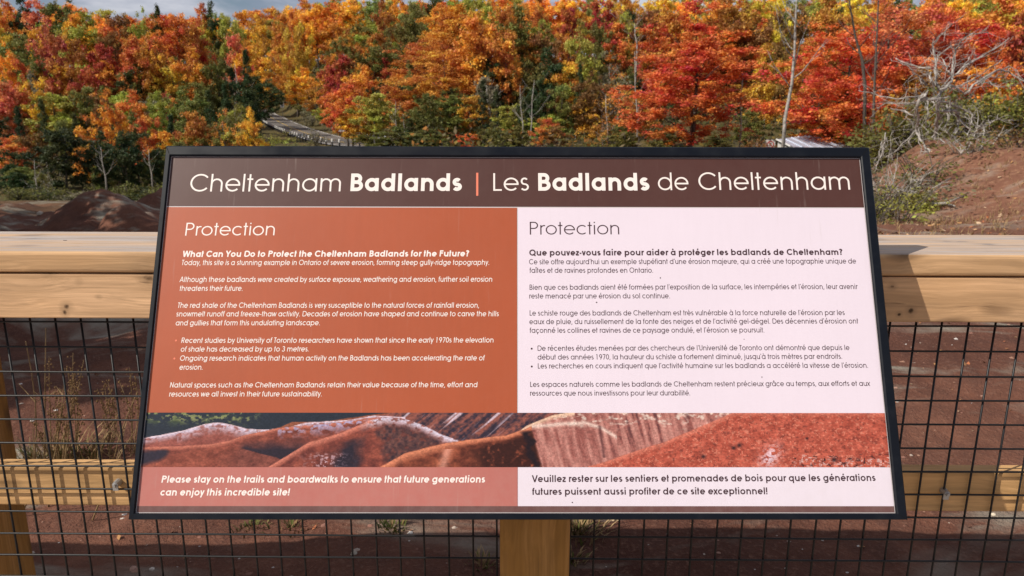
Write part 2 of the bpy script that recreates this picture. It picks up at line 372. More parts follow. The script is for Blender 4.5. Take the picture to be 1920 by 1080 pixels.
# frame: mitred angle profile (u outwards, w towards the reader)
il, vb = sp(258, 962); ir, _ = sp(1673, 962); itl, vt = sp(317.5, 293.5); itr, _ = sp(1617, 292)
U0, U1 = (il+itl)/2, (ir+itr)/2; V0, V1 = vb, vt
def frame_part():
    b = MB(); oL, oR, oB, oT = -SW/2, SW/2, 0.0, SH
    prof = [(0, -.006), (0, -.0012), (.12, 0), (.9, 0), (1, -.0015), (1, -.030), (.1, -.030)]
    rings = []
    for a, w in prof:
        u0 = U0+(oL-U0)*a; u1 = U1+(oR-U1)*a; v0 = V0+(oB-V0)*a; v1 = V1+(oT-V1)*a
        rings.append([(u0, v0, w), (u1, v0, w), (u1, v1, w), (u0, v1, w)])
    v = [p for r in rings for p in r]; f = []
    for i in range(len(rings)-1):
        for j in range(4): f.append((i*4+j, (i+1)*4+j, (i+1)*4+(j+1) % 4, i*4+(j+1) % 4))
    b.add(v, f); o = b.obj('frame', M_frame, sign)
    ms = mat('seam', (.002, .002, .003), .8)                     # mitre joints as fine dark seams
    for (a0, b0), (a1, b1) in (((U0, V0), (oL, oB)), ((U1, V0), (oR, oB)), ((U1, V1), (oR, oT)), ((U0, V1), (oL, oT))):
        n = Vector((-(b1-b0), a1-a0, 0)).normalized()*.0005
        p0 = Vector((a0*.8+a1*.2, b0*.8+b1*.2, .0002)); p1 = Vector((a0*.1+a1*.9, b0*.1+b1*.9, .0002))
        g = MB(); g.add([p0-n, p0+n, p1+n, p1-n], [(0, 1, 2, 3)]); g.obj('mitre_joint', ms, o)
frame_part()
b = MB(); b.box(U0-.004, U1+.004, V0-.004, V1+.004, -.014, PANEL_W-.0004); b.obj('panel', mat('panel_board', (.62, .56, .55), .5), sign)
def vrow(py, px=965): return sp(px, py)[1]
def region(name, u0, u1, v0, v1, m, lift=0.0):
    return link(name, newmesh(name, [(u0, v0, PANEL_W+lift), (u1, v0, PANEL_W+lift), (u1, v1, PANEL_W+lift), (u0, v1, PANEL_W+lift)], [(0, 1, 2, 3)], m), sign)
E_ = .0012; DIV = .0008
um = (sp(970, 400)[0]+sp(971, 900)[0])/2
C_TITLE = (.074, .025, .018); C_OR = (.390, .080, .026); C_PK = (.745, .650, .720); C_FT = (.45, .145, .118); C_BASE = (.13, .055, .048)
M_title = print_mat('title_print', C_TITLE, .08); M_or = print_mat('orange_print', C_OR, .06); M_pk = print_mat('pink_print', C_PK, .025)
M_ft = print_mat('salmon_print', C_FT, .05); M_pk2 = print_mat('pale_print', (.735, .655, .720), .025); M_base = print_mat('base_print', C_BASE, .08)
v_t, v_o, v_s, v_f, v_b = vrow(387.5), vrow(389.5), vrow(774), vrow(876), vrow(949)
region('title_band', U0+E_, U1-E_, v_t, V1-E_, M_title); region('english_panel', U0+E_, um-DIV, v_s, v_o, M_or)
region('french_panel', um+DIV, U1-E_, v_s, v_o, M_pk); region('english_notice_panel', U0+E_, um-DIV*.3, v_b, v_f, M_ft)
region('french_notice_panel', um+DIV*.3, U1-E_, v_b, v_f, M_pk2); region('base_band', U0+E_, U1-E_, V0+E_, v_b, M_base)

# --- the printed photograph of the red hills (a flat coloured print)
def strip_print():
    nx, ny = 760, 64; X0, X1, Y0, Y1 = 268.0, 1672.0, 774.0, 876.0
    gx = X0 + (np.arange(nx)+.5)/nx*(X1-X0); gy = Y1 - (np.arange(ny)+.5)/ny*(Y1-Y0)
    x, y = np.meshgrid(gx, gy)
    def C(*c): return (np.array(c)/255.0)[None, None, :]
    def nz(sx, sy, s, o=4): return fbm(x/sx, y/sy, s, o)
    def curve(pts):
        p = np.array(pts, float); return np.interp(x, p[:, 0], p[:, 1], left=2000, right=2000) + (nz(26, 999, 5)-.5)*2.5
    img = np.ones((ny, nx, 3))*C(50, 52, 62)
    def lay(mask, col): 
        nonlocal img
        mask = np.clip(mask, 0, 1)[..., None]; img = img*(1-mask)+col*mask
    def mixn(a, b_, f): f = np.clip(f, 0, 1)[..., None]; return a*(1-f)+b_*f
    soft = 1.6
    def below(cv): return np.clip((y-cv)/soft+.5, 0, 1)
    # far dark wood with a few lit leaves
    lay(np.clip((nz(7, 4, 40)-.54)*9, 0, 1)*np.clip((800-y)/14, 0, 1)*np.clip((490-x)/30, 0, 1)*.85, C(150, 148, 95)); lay(np.clip((nz(12, 8, 41)-.56)*7, 0, 1)*np.clip((804-y)/14, 0, 1)*np.clip((490-x)/30, 0, 1)*.6, C(92, 100, 66))
    lay(below(curve([(500, 812), (545, 792), (600, 792), (720, 775), (800, 770)])), mixn(C(120, 66, 52), C(166, 100, 72), nz(12, 7, 42)))
    xw = x+(nz(20, 12, 101)-.5)*34; yw = y+(nz(22, 10, 102)-.5)*16
    # streaked far slope
    d = (x+y*1.15)
    st = .7*fbm(d/12, (y-x*.2)/60, 50, 5)+.3*nz(5, 4, 51)
    lay((x > 690)*below(np.where(x < 740, 785-(x-690)*.25, 770)), mixn(mixn(C(62, 48, 60), C(150, 88, 76), (st-.36)*4.5), C(205, 180, 190), (fbm(d/9, y/60, 52, 3)-.62)*6))
    # pale ridge
    cv = curve([(255, 824), (300, 817), (345, 807), (380, 796), (405, 793), (430, 797), (460, 805), (500, 806), (540, 802), (570, 794), (600, 791), (650, 789), (700, 780), (760, 783)])
    lay(below(cv), mixn(C(176, 104, 92), C(128, 66, 58), nz(14, 8, 60)))
    lay(below(cv)*np.clip(1.1-(y-cv)/(13+8*(np.abs(x-400) < 70)), 0, 1)*np.clip((nz(7, 5, 61)-.28)*4, .25, 1), C(212, 196, 214))
    lay(below(cv)*np.clip(1-(y-cv)/2.5, 0, 1)*.9, C(246, 214, 218))
    # second ridge
    cv = curve([(255, 840), (330, 838), (400, 833), (430, 827), (460, 816), (520, 803), (560, 800), (630, 793), (700, 784), (760, 790)])
    lay(below(cv), mixn(C(168, 92, 74), C(112, 56, 48), nz(15, 9, 62)*1.3-.1))
    lay(below(cv)*np.clip(1.2-(y-cv)/7, 0, 1), C(198, 118, 98))
    lay(below(cv)*(x > 520)*np.clip(1.1-(y-cv)/22, 0, 1)*np.clip((nz(8, 6, 63)-.42)*6, 0, 1)*(x < 720), C(178, 160, 188))
    lay(below(cv)*np.clip((xw-405)/50, 0, 1)*np.clip((yw-cv-10)/16, 0, 1)*np.clip((yw-822)/22, 0, 1)*np.clip((660-xw)/70, 0, 1), C(56, 42, 52))
    cv = curve([(262, 878), (300, 868), (330, 853), (380, 843), (440, 838), (520, 858), (560, 878)])
    lay(below(cv)*.75, mixn(C(180, 100, 80), C(120, 60, 48), nz(12, 8, 65)*1.5-.2))
    lay(np.clip((yw-843)/5, 0, 1)*np.clip((322-xw)/14, 0, 1)*np.clip((cv-y)/8, 0, 1), C(58, 46, 58))
    # domed ridge
    cv = curve([(500, 879), (540, 855), (580, 830), (640, 812), (690, 790), (720, 783), (752, 785), (790, 796), (830, 816), (870, 830)])
    lay(below(cv), mixn(C(166, 88, 70), C(108, 54, 48), nz(13, 9, 66)*1.4-.15))
    lay(below(cv)*np.clip(1.3-(y-cv)/10, 0, 1)*(x < 700), C(206, 124, 104))
    lay(below(cv)*np.clip(1.2-(y-cv)/16, 0, 1)*np.clip((x-670)/30, 0, 1)*np.clip((nz(9, 6, 67)-.3)*5, .2, 1), C(216, 200, 214))
    lay(below(cv)*np.clip((yw-cv-20)/14, 0, 1)*np.clip((xw-622)/22, 0, 1)*np.clip((692-xw)/25, 0, 1), C(54, 42, 52))
    lay(below(cv)*np.clip((xw-700-(y-800)*.35)/16, 0, 1)*np.clip((yw-cv-7)/14, 0, 1)*np.clip((nz(9, 8, 69)-.2)*4, .4, 1), mixn(C(66, 46, 52), C(132, 84, 74), nz(6, 6, 70)*1.6-.4))
    lay(np.clip((nz(4, 3, 71)-.52)*9, 0, 1)*np.exp(-((xw-615)/32)**2)*np.clip((y-846)/10, 0, 1)*.85, C(206, 170, 178))
    # pale broad dome
    cv = curve([(976, 808), (990, 798), (1010, 790), (1040, 778), (1080, 773), (1420, 770)])
    stx = fbm((x-(y-800)*.25)/7, y/50, 72, 4)
    lay(below(cv), mixn(mixn(C(150, 88, 80), C(202, 140, 128), (stx-.3)*2.4), C(226, 198, 184), (nz(9, 5, 73)-.55)*5*np.clip((812-y)/26, 0, 1)))
    lay(below(cv)*np.clip(1.3-(y-cv)/8, 0, 1)*(x < 1080), C(234, 192, 164))
    cv2 = curve([(1000, 800), (1050, 796), (1100, 793), (1130, 802), (1160, 820)])
    lay(np.exp(-((y-cv2)/4.0)**2)*.8, C(236, 208, 194))
    lay(np.clip((.44-stx)*7, 0, 1)*np.clip((xw-1130)/40, 0, 1)*np.clip((nz(7, 6, 82)-.35)*4, 0, 1)*.6, C(98, 60, 62)); lay(np.exp(-((x-1128-(y-800)*.12)/3.0)**2)*(y > 798)*(y < 858)*.7, C(96, 56, 56))
    # front ridge
    cv = curve([(708, 880), (730, 868), (760, 851), (800, 840), (830, 833), (880, 825), (950, 817), (985, 805), (1008, 796), (1032, 774)])
    lim = np.clip((1000+(y-800)*.25-x)/5, 0, 1)
    lay(below(cv)*lim, mixn(C(170, 92, 66), C(104, 52, 40), nz(15, 9, 74)*1.8-.35))
    lay(below(cv)*lim*np.clip(1.25-(y-cv)/(8+7*np.clip((930-x)/150, 0, 1)), 0, 1), C(214, 132, 100))
    lay(below(cv)*lim*np.clip((xw-872)/40, 0, 1)*np.clip((yw-cv-8)/10, 0, 1)*np.clip((nz(9, 8, 75)-.22)*5, 0, 1), C(70, 36, 30))
    lay(np.clip(1.3-np.abs(xw-988-(y-806)*.28)/10, 0, 1)*np.clip((y-806)/8, 0, 1)*1.2, C(48, 30, 34))
    lay(below(cv)*np.exp(-((x-842+(y-840)*.3)/9)**2)*(y > 842)*.7, C(226, 160, 140))
    # big red foreground slope
    cv = curve([(1090, 880), (1130, 868), (1180, 851), (1250, 829), (1330, 796), (1355, 785), (1388, 772), (1700, 770)])
    lay(below(cv), mixn(C(202, 104, 84), C(164, 76, 60), nz(11, 7, 76)*1.8-.4))
    lay(below(cv)*np.clip((nz(4, 3, 77)-.62)*7, 0, .6), C(226, 146, 122)); lay(below(cv)*np.clip((nz(5, 4, 78)-.64)*8, 0, .55), C(120, 58, 50))
    lay(below(cv)*np.clip(1.2-(y-cv)/9, 0, 1)*.6, C(222, 138, 116))
    lay(np.exp(-(((x-1452+(y-845)*.4)/17)**2+((y-856)/20)**2))*np.clip((nz(4, 3, 79)-.38)*8, 0, 1)*1.1, C(228, 190, 196))
    lay(np.clip((nz(4, 3, 80)-.57)*9, 0, 1)*np.clip((yw-852)/8, 0, 1)*np.clip((xw-1485)/20, 0, 1)*.8, C(222, 184, 178)); lay(np.clip((nz(5, 4, 81)-.62)*9, 0, 1)*np.clip((yw-848)/8, 0, 1)*np.clip((xw-1470)/20, 0, 1)*.9, C(70, 40, 40))
    for cx, cy, r in ((1391, 835, 4), (1380, 840, 4), (1568, 862, 5), (1322, 856, 4), (1520, 822, 2.5)):
        lay(np.exp(-((x-cx)**2+((y-cy)*1.2)**2)/r**2), C(62, 40, 42))
    img = np.clip(img+(img-img.mean((0, 1)))*.10, 0, 1)*(1+.40*(nz(3, 2.2, 90, 3)-.5))[..., None]
    lin = np.clip(img, 0, 1); lin = np.where(lin < .04045, lin/12.92, ((lin+.055)/1.055)**2.4)*.80
    us = np.linspace(U0+E_, U1-E_, nx+1); vs = np.linspace(v_f, v_s, ny+1)
    uu, vv = np.meshgrid(us, vs); v = np.stack([uu.ravel(), vv.ravel(), np.full(uu.size, PANEL_W+.0001)], 1)
    i = np.arange(ny)[:, None]; j = np.arange(nx)[None, :]; a = i*(nx+1)+j
    f = np.stack([a, a+1, a+nx+2, a+nx+1], -1).reshape(-1, 4)
    m = attr_mat('photo_print', 'print', .45, .25); me = newmesh('photo_strip', v.tolist(), f.tolist(), m)
    at = me.attributes.new('print', 'FLOAT_COLOR', 'FACE')
    at.data.foreach_set('color', np.concatenate([lin.reshape(-1, 3), np.ones((nx*ny, 1))], 1).ravel().astype(np.float32))
    link('photo_strip', me, sign)
strip_print()

# --- a geometric sans drawn from strokes
def arc(cx, cy, rx, ry, a0, a1, n=None):
    n = n or max(4, int(abs(a1-a0)/15))
    return [(cx+rx*math.cos(rad(a0+(a1-a0)*i/n)), cy+ry*math.sin(rad(a0+(a1-a0)*i/n))) for i in range(n+1)]
XH = .74
def glyph(ch, w):
    h = w/2; R = XH/2*1.01; rc = R-h; cy = XH/2; b = .055; st = .085
    acc = {'é': ('e', 'a'), 'è': ('e', 'g'), 'à': ('a', 'g'), 'â': ('a', 'c'), 'î': ('ı', 'c'), 'ç': ('c', 'ce')}
    if ch in acc:
        base, k = acc[ch]; s, ad = glyph(base, w); m = ad/2
        y = XH+.12
        s = list(s)
        if k == 'a': s.append([(m-.03, y), (m+.11, y+.20)])
        elif k == 'g': s.append([(m+.03, y), (m-.11, y+.20)])
        elif k == 'c': s.append([(m-.14, y), (m, y+.17), (m+.14, y)])
        else: s.append([(m, 0), (m-.01, -.10), (m+.05, -.16), (m-.07, -.22)])
        return s, ad
    cxl = b+R                                             # bowl centre when the bowl starts the letter
    if ch == 'o': return [arc(cxl, cy, rc, rc, 90, 450)], 2*R+2*b
    if ch in 'adqg':
        xs = b+2*R-h; ad = xs+h+st; s = [arc(cxl, cy, rc, rc, 0, 360)]
        if ch == 'a': s.append([(xs, 0), (xs, XH)])
        elif ch == 'd': s.append([(xs, 0), (xs, 1.0)])
        elif ch == 'q': s.append([(xs, -.27), (xs, XH)])
        else: s.append([(xs, XH), (xs, -.02)] + arc(xs-rc*.92, -.02, rc*.92, .25-h, 0, -155, 9)[1:])
        return s, ad
    if ch in 'bp':
        xs = st+h; c2 = st+R; s = [arc(c2, cy, rc, rc, 180, 540)]
        s.append([(xs, 0), (xs, 1.0)] if ch == 'b' else [(xs, -.27), (xs, XH)]); return s, st+2*R+b
    if ch == 'c': return [arc(cxl, cy, rc, rc, 46, 314)], 2*R*.93+b+.02
    if ch == 'e': return [arc(cxl, cy, rc, rc, 0, 318), [(cxl-rc, cy), (cxl+rc+h*.9, cy)]], 2*R+b+.045
    if ch in 'hnmr':
        x0 = st+h; ra = .255 if ch != 'm' else .235; top = 1.0 if ch == 'h' else XH; s = [[(x0, 0), (x0, top)]]
        if w > .15: ra -= .012
        if ch == 'r':
            s.append(arc(x0+.22, XH-.22-h+.0, .22, .22, 172, 72, 6)); return s, x0+.27
        s.append(arc(x0+ra, XH-h-ra, ra, ra, 176, 0, 9) + [(x0+2*ra, 0)])
        if ch == 'm': s.append(arc(x0+3*ra, XH-h-ra, ra, ra, 176, 0, 9) + [(x0+4*ra, 0)]); return s, x0+4*ra+h+st
        return s, x0+2*ra+h+st
    if ch == 'u':
        x0 = st+h; ra = .25; return [[(x0, XH), (x0, h+ra)] + arc(x0+ra, h+ra, ra, ra, 180, 360, 9)[1:], [(x0+2*ra, 0), (x0+2*ra, XH)]], x0+2*ra+h+st
    if ch in 'iıjl':
        x0 = st+h
        if ch == 'l': return [[(x0, 0), (x0, 1.0)]], 2*x0
        dot = [(x0, .90-h*.3), (x0, .90+max(w, .1)*.8)]
        if ch == 'i': return [[(x0, 0), (x0, XH)], dot], 2*x0
        if ch == 'ı': return [[(x0, 0), (x0, XH)]], 2*x0
        return [[(x0, XH), (x0, -.12)] + arc(x0-.13, -.12, .13, .15-h*.5, 0, -100, 6)[1:], dot], 2*x0
    if ch == 't': x0 = .03+.14; return [[(x0, 0), (x0, .98)], [(.03, XH-h), (.31+h*.3, XH-h)]], .35+h*.4
    if ch == 'f': x0 = .16; return [[(x0, 0), (x0, .80)] + arc(x0+.17, .80, .17, .23-h, 180, 85, 6)[1:], [(.03, XH-h), (.32, XH-h)]], .36
    if ch == 'k': x0 = st+h; return [[(x0, 0), (x0, 1)], [(x0+h*.5, .36), (x0+.40, XH)], [(x0+.13, .43), (x0+.45, 0)]], x0+.47+h*.3
    if ch == 'v': return [[(.05+h*.5, XH), (.31, .0+h*.2)], [(.31, .0+h*.2), (.57-h*.5, XH)]], .62
    if ch == 'y': return [[(.05+h*.5, XH), (.32, .04)], [(.585-h*.5, XH), (.20, -.27)]], .63
    if ch == 'w': a = [(.04+h*.4, XH), (.26, h*.3), (.47, XH), (.68, h*.3), (.90-h*.4, XH)]; return [[a[i], a[i+1]] for i in range(4)], .94
    if ch == 'x': return [[(.05, 0), (.53, XH)], [(.53, 0), (.05, XH)]], .58
    if ch == 'z': return [[(.06, XH-h), (.50, XH-h)], [(.50, XH-h), (.06, h)], [(.05, h), (.52, h)]], .57
    if ch == 's':
        r1 = (XH-w)/4; x = .05+h+.155
        return [arc(x, XH-h-r1, .145, r1, 35, 262, 11) + arc(x+.005, h+r1, .165, r1, 85, -150, 11)], x+.155+h+.055
    C = 1.0; cr_ = .5-h; cc = .055+.5
    if ch == 'C': return [arc(cc, .5, cr_, cr_, 40, 320, 24)], 1.0
    if ch == 'O': return [arc(cc, .5, cr_, cr_, 90, 450, 28)], 1.11
    if ch == 'Q': return [arc(cc, .5, cr_, cr_, 90, 450, 28), [(.66, .27), (1.02, -.05)]], 1.11
    if ch == 'D': x0 = .09+h; return [[(x0, h), (x0, 1-h)], [(x0, 1-h), (x0+.28, 1-h)] + arc(x0+.28, .5, .42, .5-h, 90, -90, 14)[1:] + [(x0, h)]], .09+.78+w*.5
    if ch == 'B': x0 = .09+h; return [[(x0, 0), (x0, 1)], [(x0, 1-h), (x0+.22, 1-h)] + arc(x0+.22, .755-h*.5, .19, .245-h*.5, 90, -90, 9)[1:] + [(x0, .51)], [(x0, .51), (x0+.24, .51)] + arc(x0+.24, .255+h*.5, .235, .255-h*.5, 90, -90, 10)[1:] + [(x0, h)]], x0+.475+h+.05
    if ch in 'PR':
        x0 = .09+h; s = [[(x0, 0), (x0, 1)], [(x0, 1-h), (x0+.24, 1-h)] + arc(x0+.24, .72, .235, .28-h, 90, -90, 10)[1:] + [(x0, .44+h)]]
        if ch == 'R': s.append([(x0+.20, .44), (x0+.48, 0)])
        return s, x0+.475+h+.06
    if ch == 'L': x0 = .09+h; return [[(x0, 0), (x0, 1)], [(x0, h), (x0+.38, h)]], x0+.42
    if ch == 'F': x0 = .09+h; return [[(x0, 0), (x0, 1)], [(x0, 1-h), (x0+.44, 1-h)], [(x0, .56), (x0+.42, .56)]], x0+.49
    if ch == 'T': return [[(.26, 0), (.26, 1)], [(.02, 1-h), (.50, 1-h)]], .52
    if ch == 'N': x0 = .09+h; return [[(x0, 0), (x0, 1)], [(x0, 1-h*.6), (x0+.56, h*.6)], [(x0+.56, 0), (x0+.56, 1)]], 2*x0+.56
    if ch == 'U': x0 = .085+h; return [[(x0, 1), (x0, .27)] + arc(x0+.245, .27, .245, .27-h, 180, 360, 10)[1:] + [(x0+.49, 1)]], 2*x0+.49
    if ch == 'A': return [[(.03+h*.4, 0), (.43, 1)], [(.43, 1), (.83-h*.4, 0)], [(.17, .33), (.69, .33)]], .86
    if ch == 'V': return [[(.02+h*.4, 1), (.40, 0)], [(.40, 0), (.78-h*.4, 1)]], .80
    if ch == 'W': a = [(.03+h*.4, 1), (.31, h*.2), (.58, 1), (.85, h*.2), (1.13-h*.4, 1)]; return [[a[i], a[i+1]] for i in range(4)], 1.16
    if ch == 'Y': return [[(.02+h*.4, 1), (.38, .44)], [(.74-h*.4, 1), (.38, .44)], [(.38, .47), (.38, 0)]], .76
    if ch == '1': return [[(.33, 0), (.33, 1)], [(.33, 1-h), (.18, .93-h)]], .70
    if ch == '9': return [arc(.35, .68, .27-h*.5, .32-h, 0, 360, 20), [(.60, .60), (.32, 0)]], .70
    if ch == '7': return [[(.09, 1-h), (.60, 1-h)], [(.59, 1-h), (.26, 0)]], .70
    if ch == '0': return [arc(.35, .5, .27-h*.4, .5-h, 90, 450, 22)], .70
    if ch == '3': return [arc(.34, .745-h*.4, .20, .255-h*.6, 155, -90, 11) + arc(.34, .27+h*.2, .245, .27-h*.6, 90, -160, 12)[1:]], .70
    if ch == '.': d = max(w, .11); return [[(.14, 0), (.14, d)]], .30
    if ch == ',': d = max(w, .11); return [[(.16, d), (.09, -.13)]], .30
    if ch == "'": return [[(.15, 1.0), (.11, .78)]], .24
    if ch == '-': return [[(.06, .36), (.34, .36)]], .40
    if ch == '!': return [[(.16, .28), (.16, 1)], [(.16, 0), (.16, max(w, .11))]], .32
    if ch == '?': return [arc(.30, .77, .21-h*.4, .23-h, 170, -70, 11) + [(.30, .40), (.30, .26)], [(.30, 0), (.30, max(w, .11))]], .60
    if ch == '•': return [arc(.17, .40, .10, .10, 0, 360, 10)], .34
    return [], .35
def stroke(b, pts, w, tr, z):
    P = [Vector(p) for p in pts]
    if len(P) < 2: return
    closed = (P[0]-P[-1]).length < 1e-6 and len(P) > 3
    n = len(P); L = []
    for i in range(n):
        a = P[i]-P[i-1] if i else (P[-1]-P[-2] if closed else P[1]-P[0])
        c = P[i+1]-P[i] if i < n-1 else (P[1]-P[0] if closed else P[i]-P[i-1])
        if a.length < 1e-9: a = c
        if c.length < 1e-9: c = a
        a = a.normalized(); c = c.normalized(); tt = (a+c); tt = tt.normalized() if tt.length > .2 else c
        nn = Vector((-tt.y, tt.x)); k = min(1/max(.45, nn.dot(Vector((-a.y, a.x)))), 1.6)
        L.append((P[i]+nn*w/2*k, P[i]-nn*w/2*k))
    v = []
    for p, q in L: v += [(*tr(p.x, p.y), z), (*tr(q.x, q.y), z)]
    b.add(v, [(2*i+1, 2*i+3, 2*i+2, 2*i) for i in range(n-1)])
def text(b, s, x0, y0, x1, y1, cap, w, shear=0.0):
    pu, pv = sp(x0, y0); qu, qv = sp(x1, y1); ch_ = sp((x0+x1)/2, (y0+y1)/2-cap)[1]-sp((x0+x1)/2, (y0+y1)/2)[1]
    items = []; x = 0
    for c in s:
        if c == ' ': x += .34; continue
        g, ad = glyph(c, w); items.append((x, g)); x += ad
    lo = min(min(p[0] for q in g for p in q)+o for o, g in items if g)-w/2
    hi = max(max(p[0] for q in g for p in q)+o for o, g in items if g)+w/2
    L = math.hypot(qu-pu, qv-pv); k = L/(hi-lo); dx, dy = (qu-pu)/L, (qv-pv)/L
    for o, g in items:
        for i, q in enumerate(g):
            def tr(a, e, o=o):
                X = (a+o-lo)*k + shear*e*ch_; Y = e*ch_
                return pu+X*dx-Y*dy, pv+X*dy+Y*dx
            stroke(b, q, w, tr, PANEL_W+.00012+.00003*(i % 4))
M_cream = mat('cream_ink', (.86, .78, .72), .4, .4); M_ink = mat('dark_ink', (.060, .028, .034), .4, .4); M_coral = mat('coral_ink', (.80, .22, .13), .4, .4)
TH, RG, BD = .085, .125, .205
def lettering(name, rows, m):
    b = MB()
    for r in rows: text(b, *r)
    b.obj(name, m, sign)
lettering('english_title', [('Cheltenham', 355.3, 359.2, 638.3, 358.8, 33, .088, .02), ('Badlands', 656.9, 358.4, 865.8, 358.0, 33, .20, .015)], M_cream)
lettering('french_title', [('Les', 925, 357.8, 991.7, 357.4, 33, .088), ('Badlands', 1009.3, 357.6, 1218, 357.2, 33, .20), ('de', 1234.2, 356.6, 1292.9, 356.4, 33, .088),
    ('Cheltenham', 1310.4, 356.2, 1594, 355.6, 33, .088)], M_cream)
b = MB(); q = [sp(*p) for p in ((892.8, 367), (896.8, 367), (896.8, 324), (892.8, 324))]; b.add([(*p, PANEL_W+.00012) for p in q], [(0, 1, 2, 3)]); b.obj('divider_bar', M_coral, sign)
IT = .085
lettering('english_heading', [('Protection', 347, 441.8, 514.4, 441.2, 24, .088, .04)], M_cream)
lettering('english_text', [('What Can You Do to Protect the Cheltenham Badlands for the Future?', 341.5, 481.9, 879, 480.8, 11.6, BD, IT),
    ('Today, this site is a stunning example in Ontario of severe erosion, forming steep gully-ridge topography.', 339.5, 497.2, 917, 496.7, 10.0, RG, IT),
    ('Although these badlands were created by surface exposure, weathering and erosion, further soil erosion', 336.3, 528.8, 922.5, 528.3, 10.0, RG, IT),
    ('threatens their future.', 335.8, 545.5, 454.5, 545.3, 10.0, RG, IT),
    ('The red shale of the Cheltenham Badlands is very susceptible to the natural forces of rainfall erosion,', 332, 577.2, 898, 577, 10.0, RG, IT),
    ('snowmelt runoff and freeze-thaw activity. Decades of erosion have shaped and continue to carve the hills', 330.3, 593.4, 935, 593, 10.0, RG, IT),
    ('and gullies that form this undulating landscape.', 329, 610.2, 599.2, 609.8, 10.0, RG, IT),
    ('Recent studies by University of Toronto researchers have shown that since the early 1970s the elevation', 339.8, 643, 925, 642.2, 10.0, RG, IT),
    ('of shale has decreased by up to 3 metres.', 338.5, 659.4, 578.5, 659, 10.0, RG, IT),
    ('Ongoing research indicates that human activity on the Badlands has been accelerating the rate of', 337, 676.4, 909, 675.8, 10.0, RG, IT),
    ('erosion.', 336, 693.3, 379.5, 693.2, 10.0, RG, IT),
    ('Natural spaces such as the Cheltenham Badlands retain their value because of the time, effort and', 318.5, 726.6, 894.5, 726, 10.0, RG, IT),
    ('resources we all invest in their future sustainability.', 317, 743.6, 603, 743.2, 10.0, RG, IT)], M_cream)
lettering('bullet_point', [('•', 328, 642.2, 331.4, 642.2, 9.4, .20)], M_coral)
lettering('bullet_point', [('•', 325, 676, 328.4, 676, 9.4, .20)], M_coral)
lettering('english_notice', [('Please stay on the trails and boardwalks to ensure that future generations', 302.5, 905, 909, 904.8, 13.2, .19, .11),
    ('can enjoy this incredible site!', 300, 929.2, 542, 929, 13.2, .19, .11)], M_cream)
lettering('french_heading', [('Protection', 993.5, 439.9, 1161.2, 439.4, 24, .082)], M_ink)
lettering('french_text', [('Que pouvez-vous faire pour aider à protéger les badlands de Cheltenham?', 992.4, 479.4, 1580.1, 478, 11.6, BD),
    ("Ce site offre aujourd'hui un exemple stupéfiant d'une érosion majeure, qui a créé une topographie unique de", 992, 495.7, 1605.8, 494.2, 9.9, RG),
    ('faîtes et de ravines profondes en Ontario.', 992.4, 511.7, 1224.4, 511.4, 9.9, RG),
    ("Bien que ces badlands aient été formées par l'exposition de la surface, les intempéries et l'érosion, leur avenir", 993, 543.5, 1609, 542, 9.9, RG),
    ('reste menacé par une érosion du sol continue.', 992.5, 559.8, 1256, 559.4, 9.9, RG),
    ("Le schiste rouge des badlands de Cheltenham est très vulnérable à la force naturelle de l'érosion par les", 993.2, 591.8, 1584, 590.8, 9.9, RG),
    ("eaux de pluie, du ruissellement de la fonte des neiges et de l'activité gel-dégel. Des décennies d'érosion ont", 992.6, 607.9, 1609.8, 606.6, 9.9, RG),
    ("façonné les collines et ravines de ce paysage ondulé, et l'érosion se poursuit.", 992.6, 624.2, 1433, 623.4, 9.9, RG),
    ("De récentes études menées par des chercheurs de l'Université de Toronto ont démontré que depuis le", 1008, 657.8, 1593.5, 656.4, 9.9, RG),
    ("début des années 1970, la hauteur du schiste a fortement diminué, jusqu'à trois mètres par endroits.", 1008, 674.3, 1579, 672.8, 9.9, RG),
    ("Les recherches en cours indiquent que l'activité humaine sur les badlands a accéléré la vitesse de l'érosion.", 1008.5, 691, 1627.5, 689.6, 9.9, RG),
    ('Les espaces naturels comme les badlands de Cheltenham restent précieux grâce au temps, aux efforts et aux', 994.2, 725.6, 1631.7, 723.6, 9.9, RG),
    ('ressources que nous investissons pour leur durabilité.', 994, 742, 1294, 741.4, 9.9, RG),
    ('•', 995.1, 657.6, 998.7, 657.6, 9.4, .20), ('•', 995.3, 691, 998.9, 691, 9.4, .20)], M_ink)
lettering('french_notice', [('Veuillez rester sur les sentiers et promenades de bois pour que les générations', 997.2, 904, 1642, 901.8, 13.0, .185),
    ('futures puissent aussi profiter de ce site exceptionnel!', 996.8, 927.9, 1439, 926.8, 13.0, .185)], M_ink)
# specks of dirt on the print
b = MB()
for px, py, r in ((1238, 521, .0011), (1118.5, 567, .0010), (1428.5, 707, .0010), (1073, 942, .0009), (1395, 636, .0006)):
    u, v = sp(px, py); k = [(u+r*math.cos(i*1.05+px)*(1+.4*math.sin(i*2+py)), v+r*1.2*math.sin(i*1.05+px), PANEL_W+.0003) for i in range(6)]
    b = MB(); b.add(k, [tuple(range(6))]); b.obj('dirt_speck', M_ink, sign)
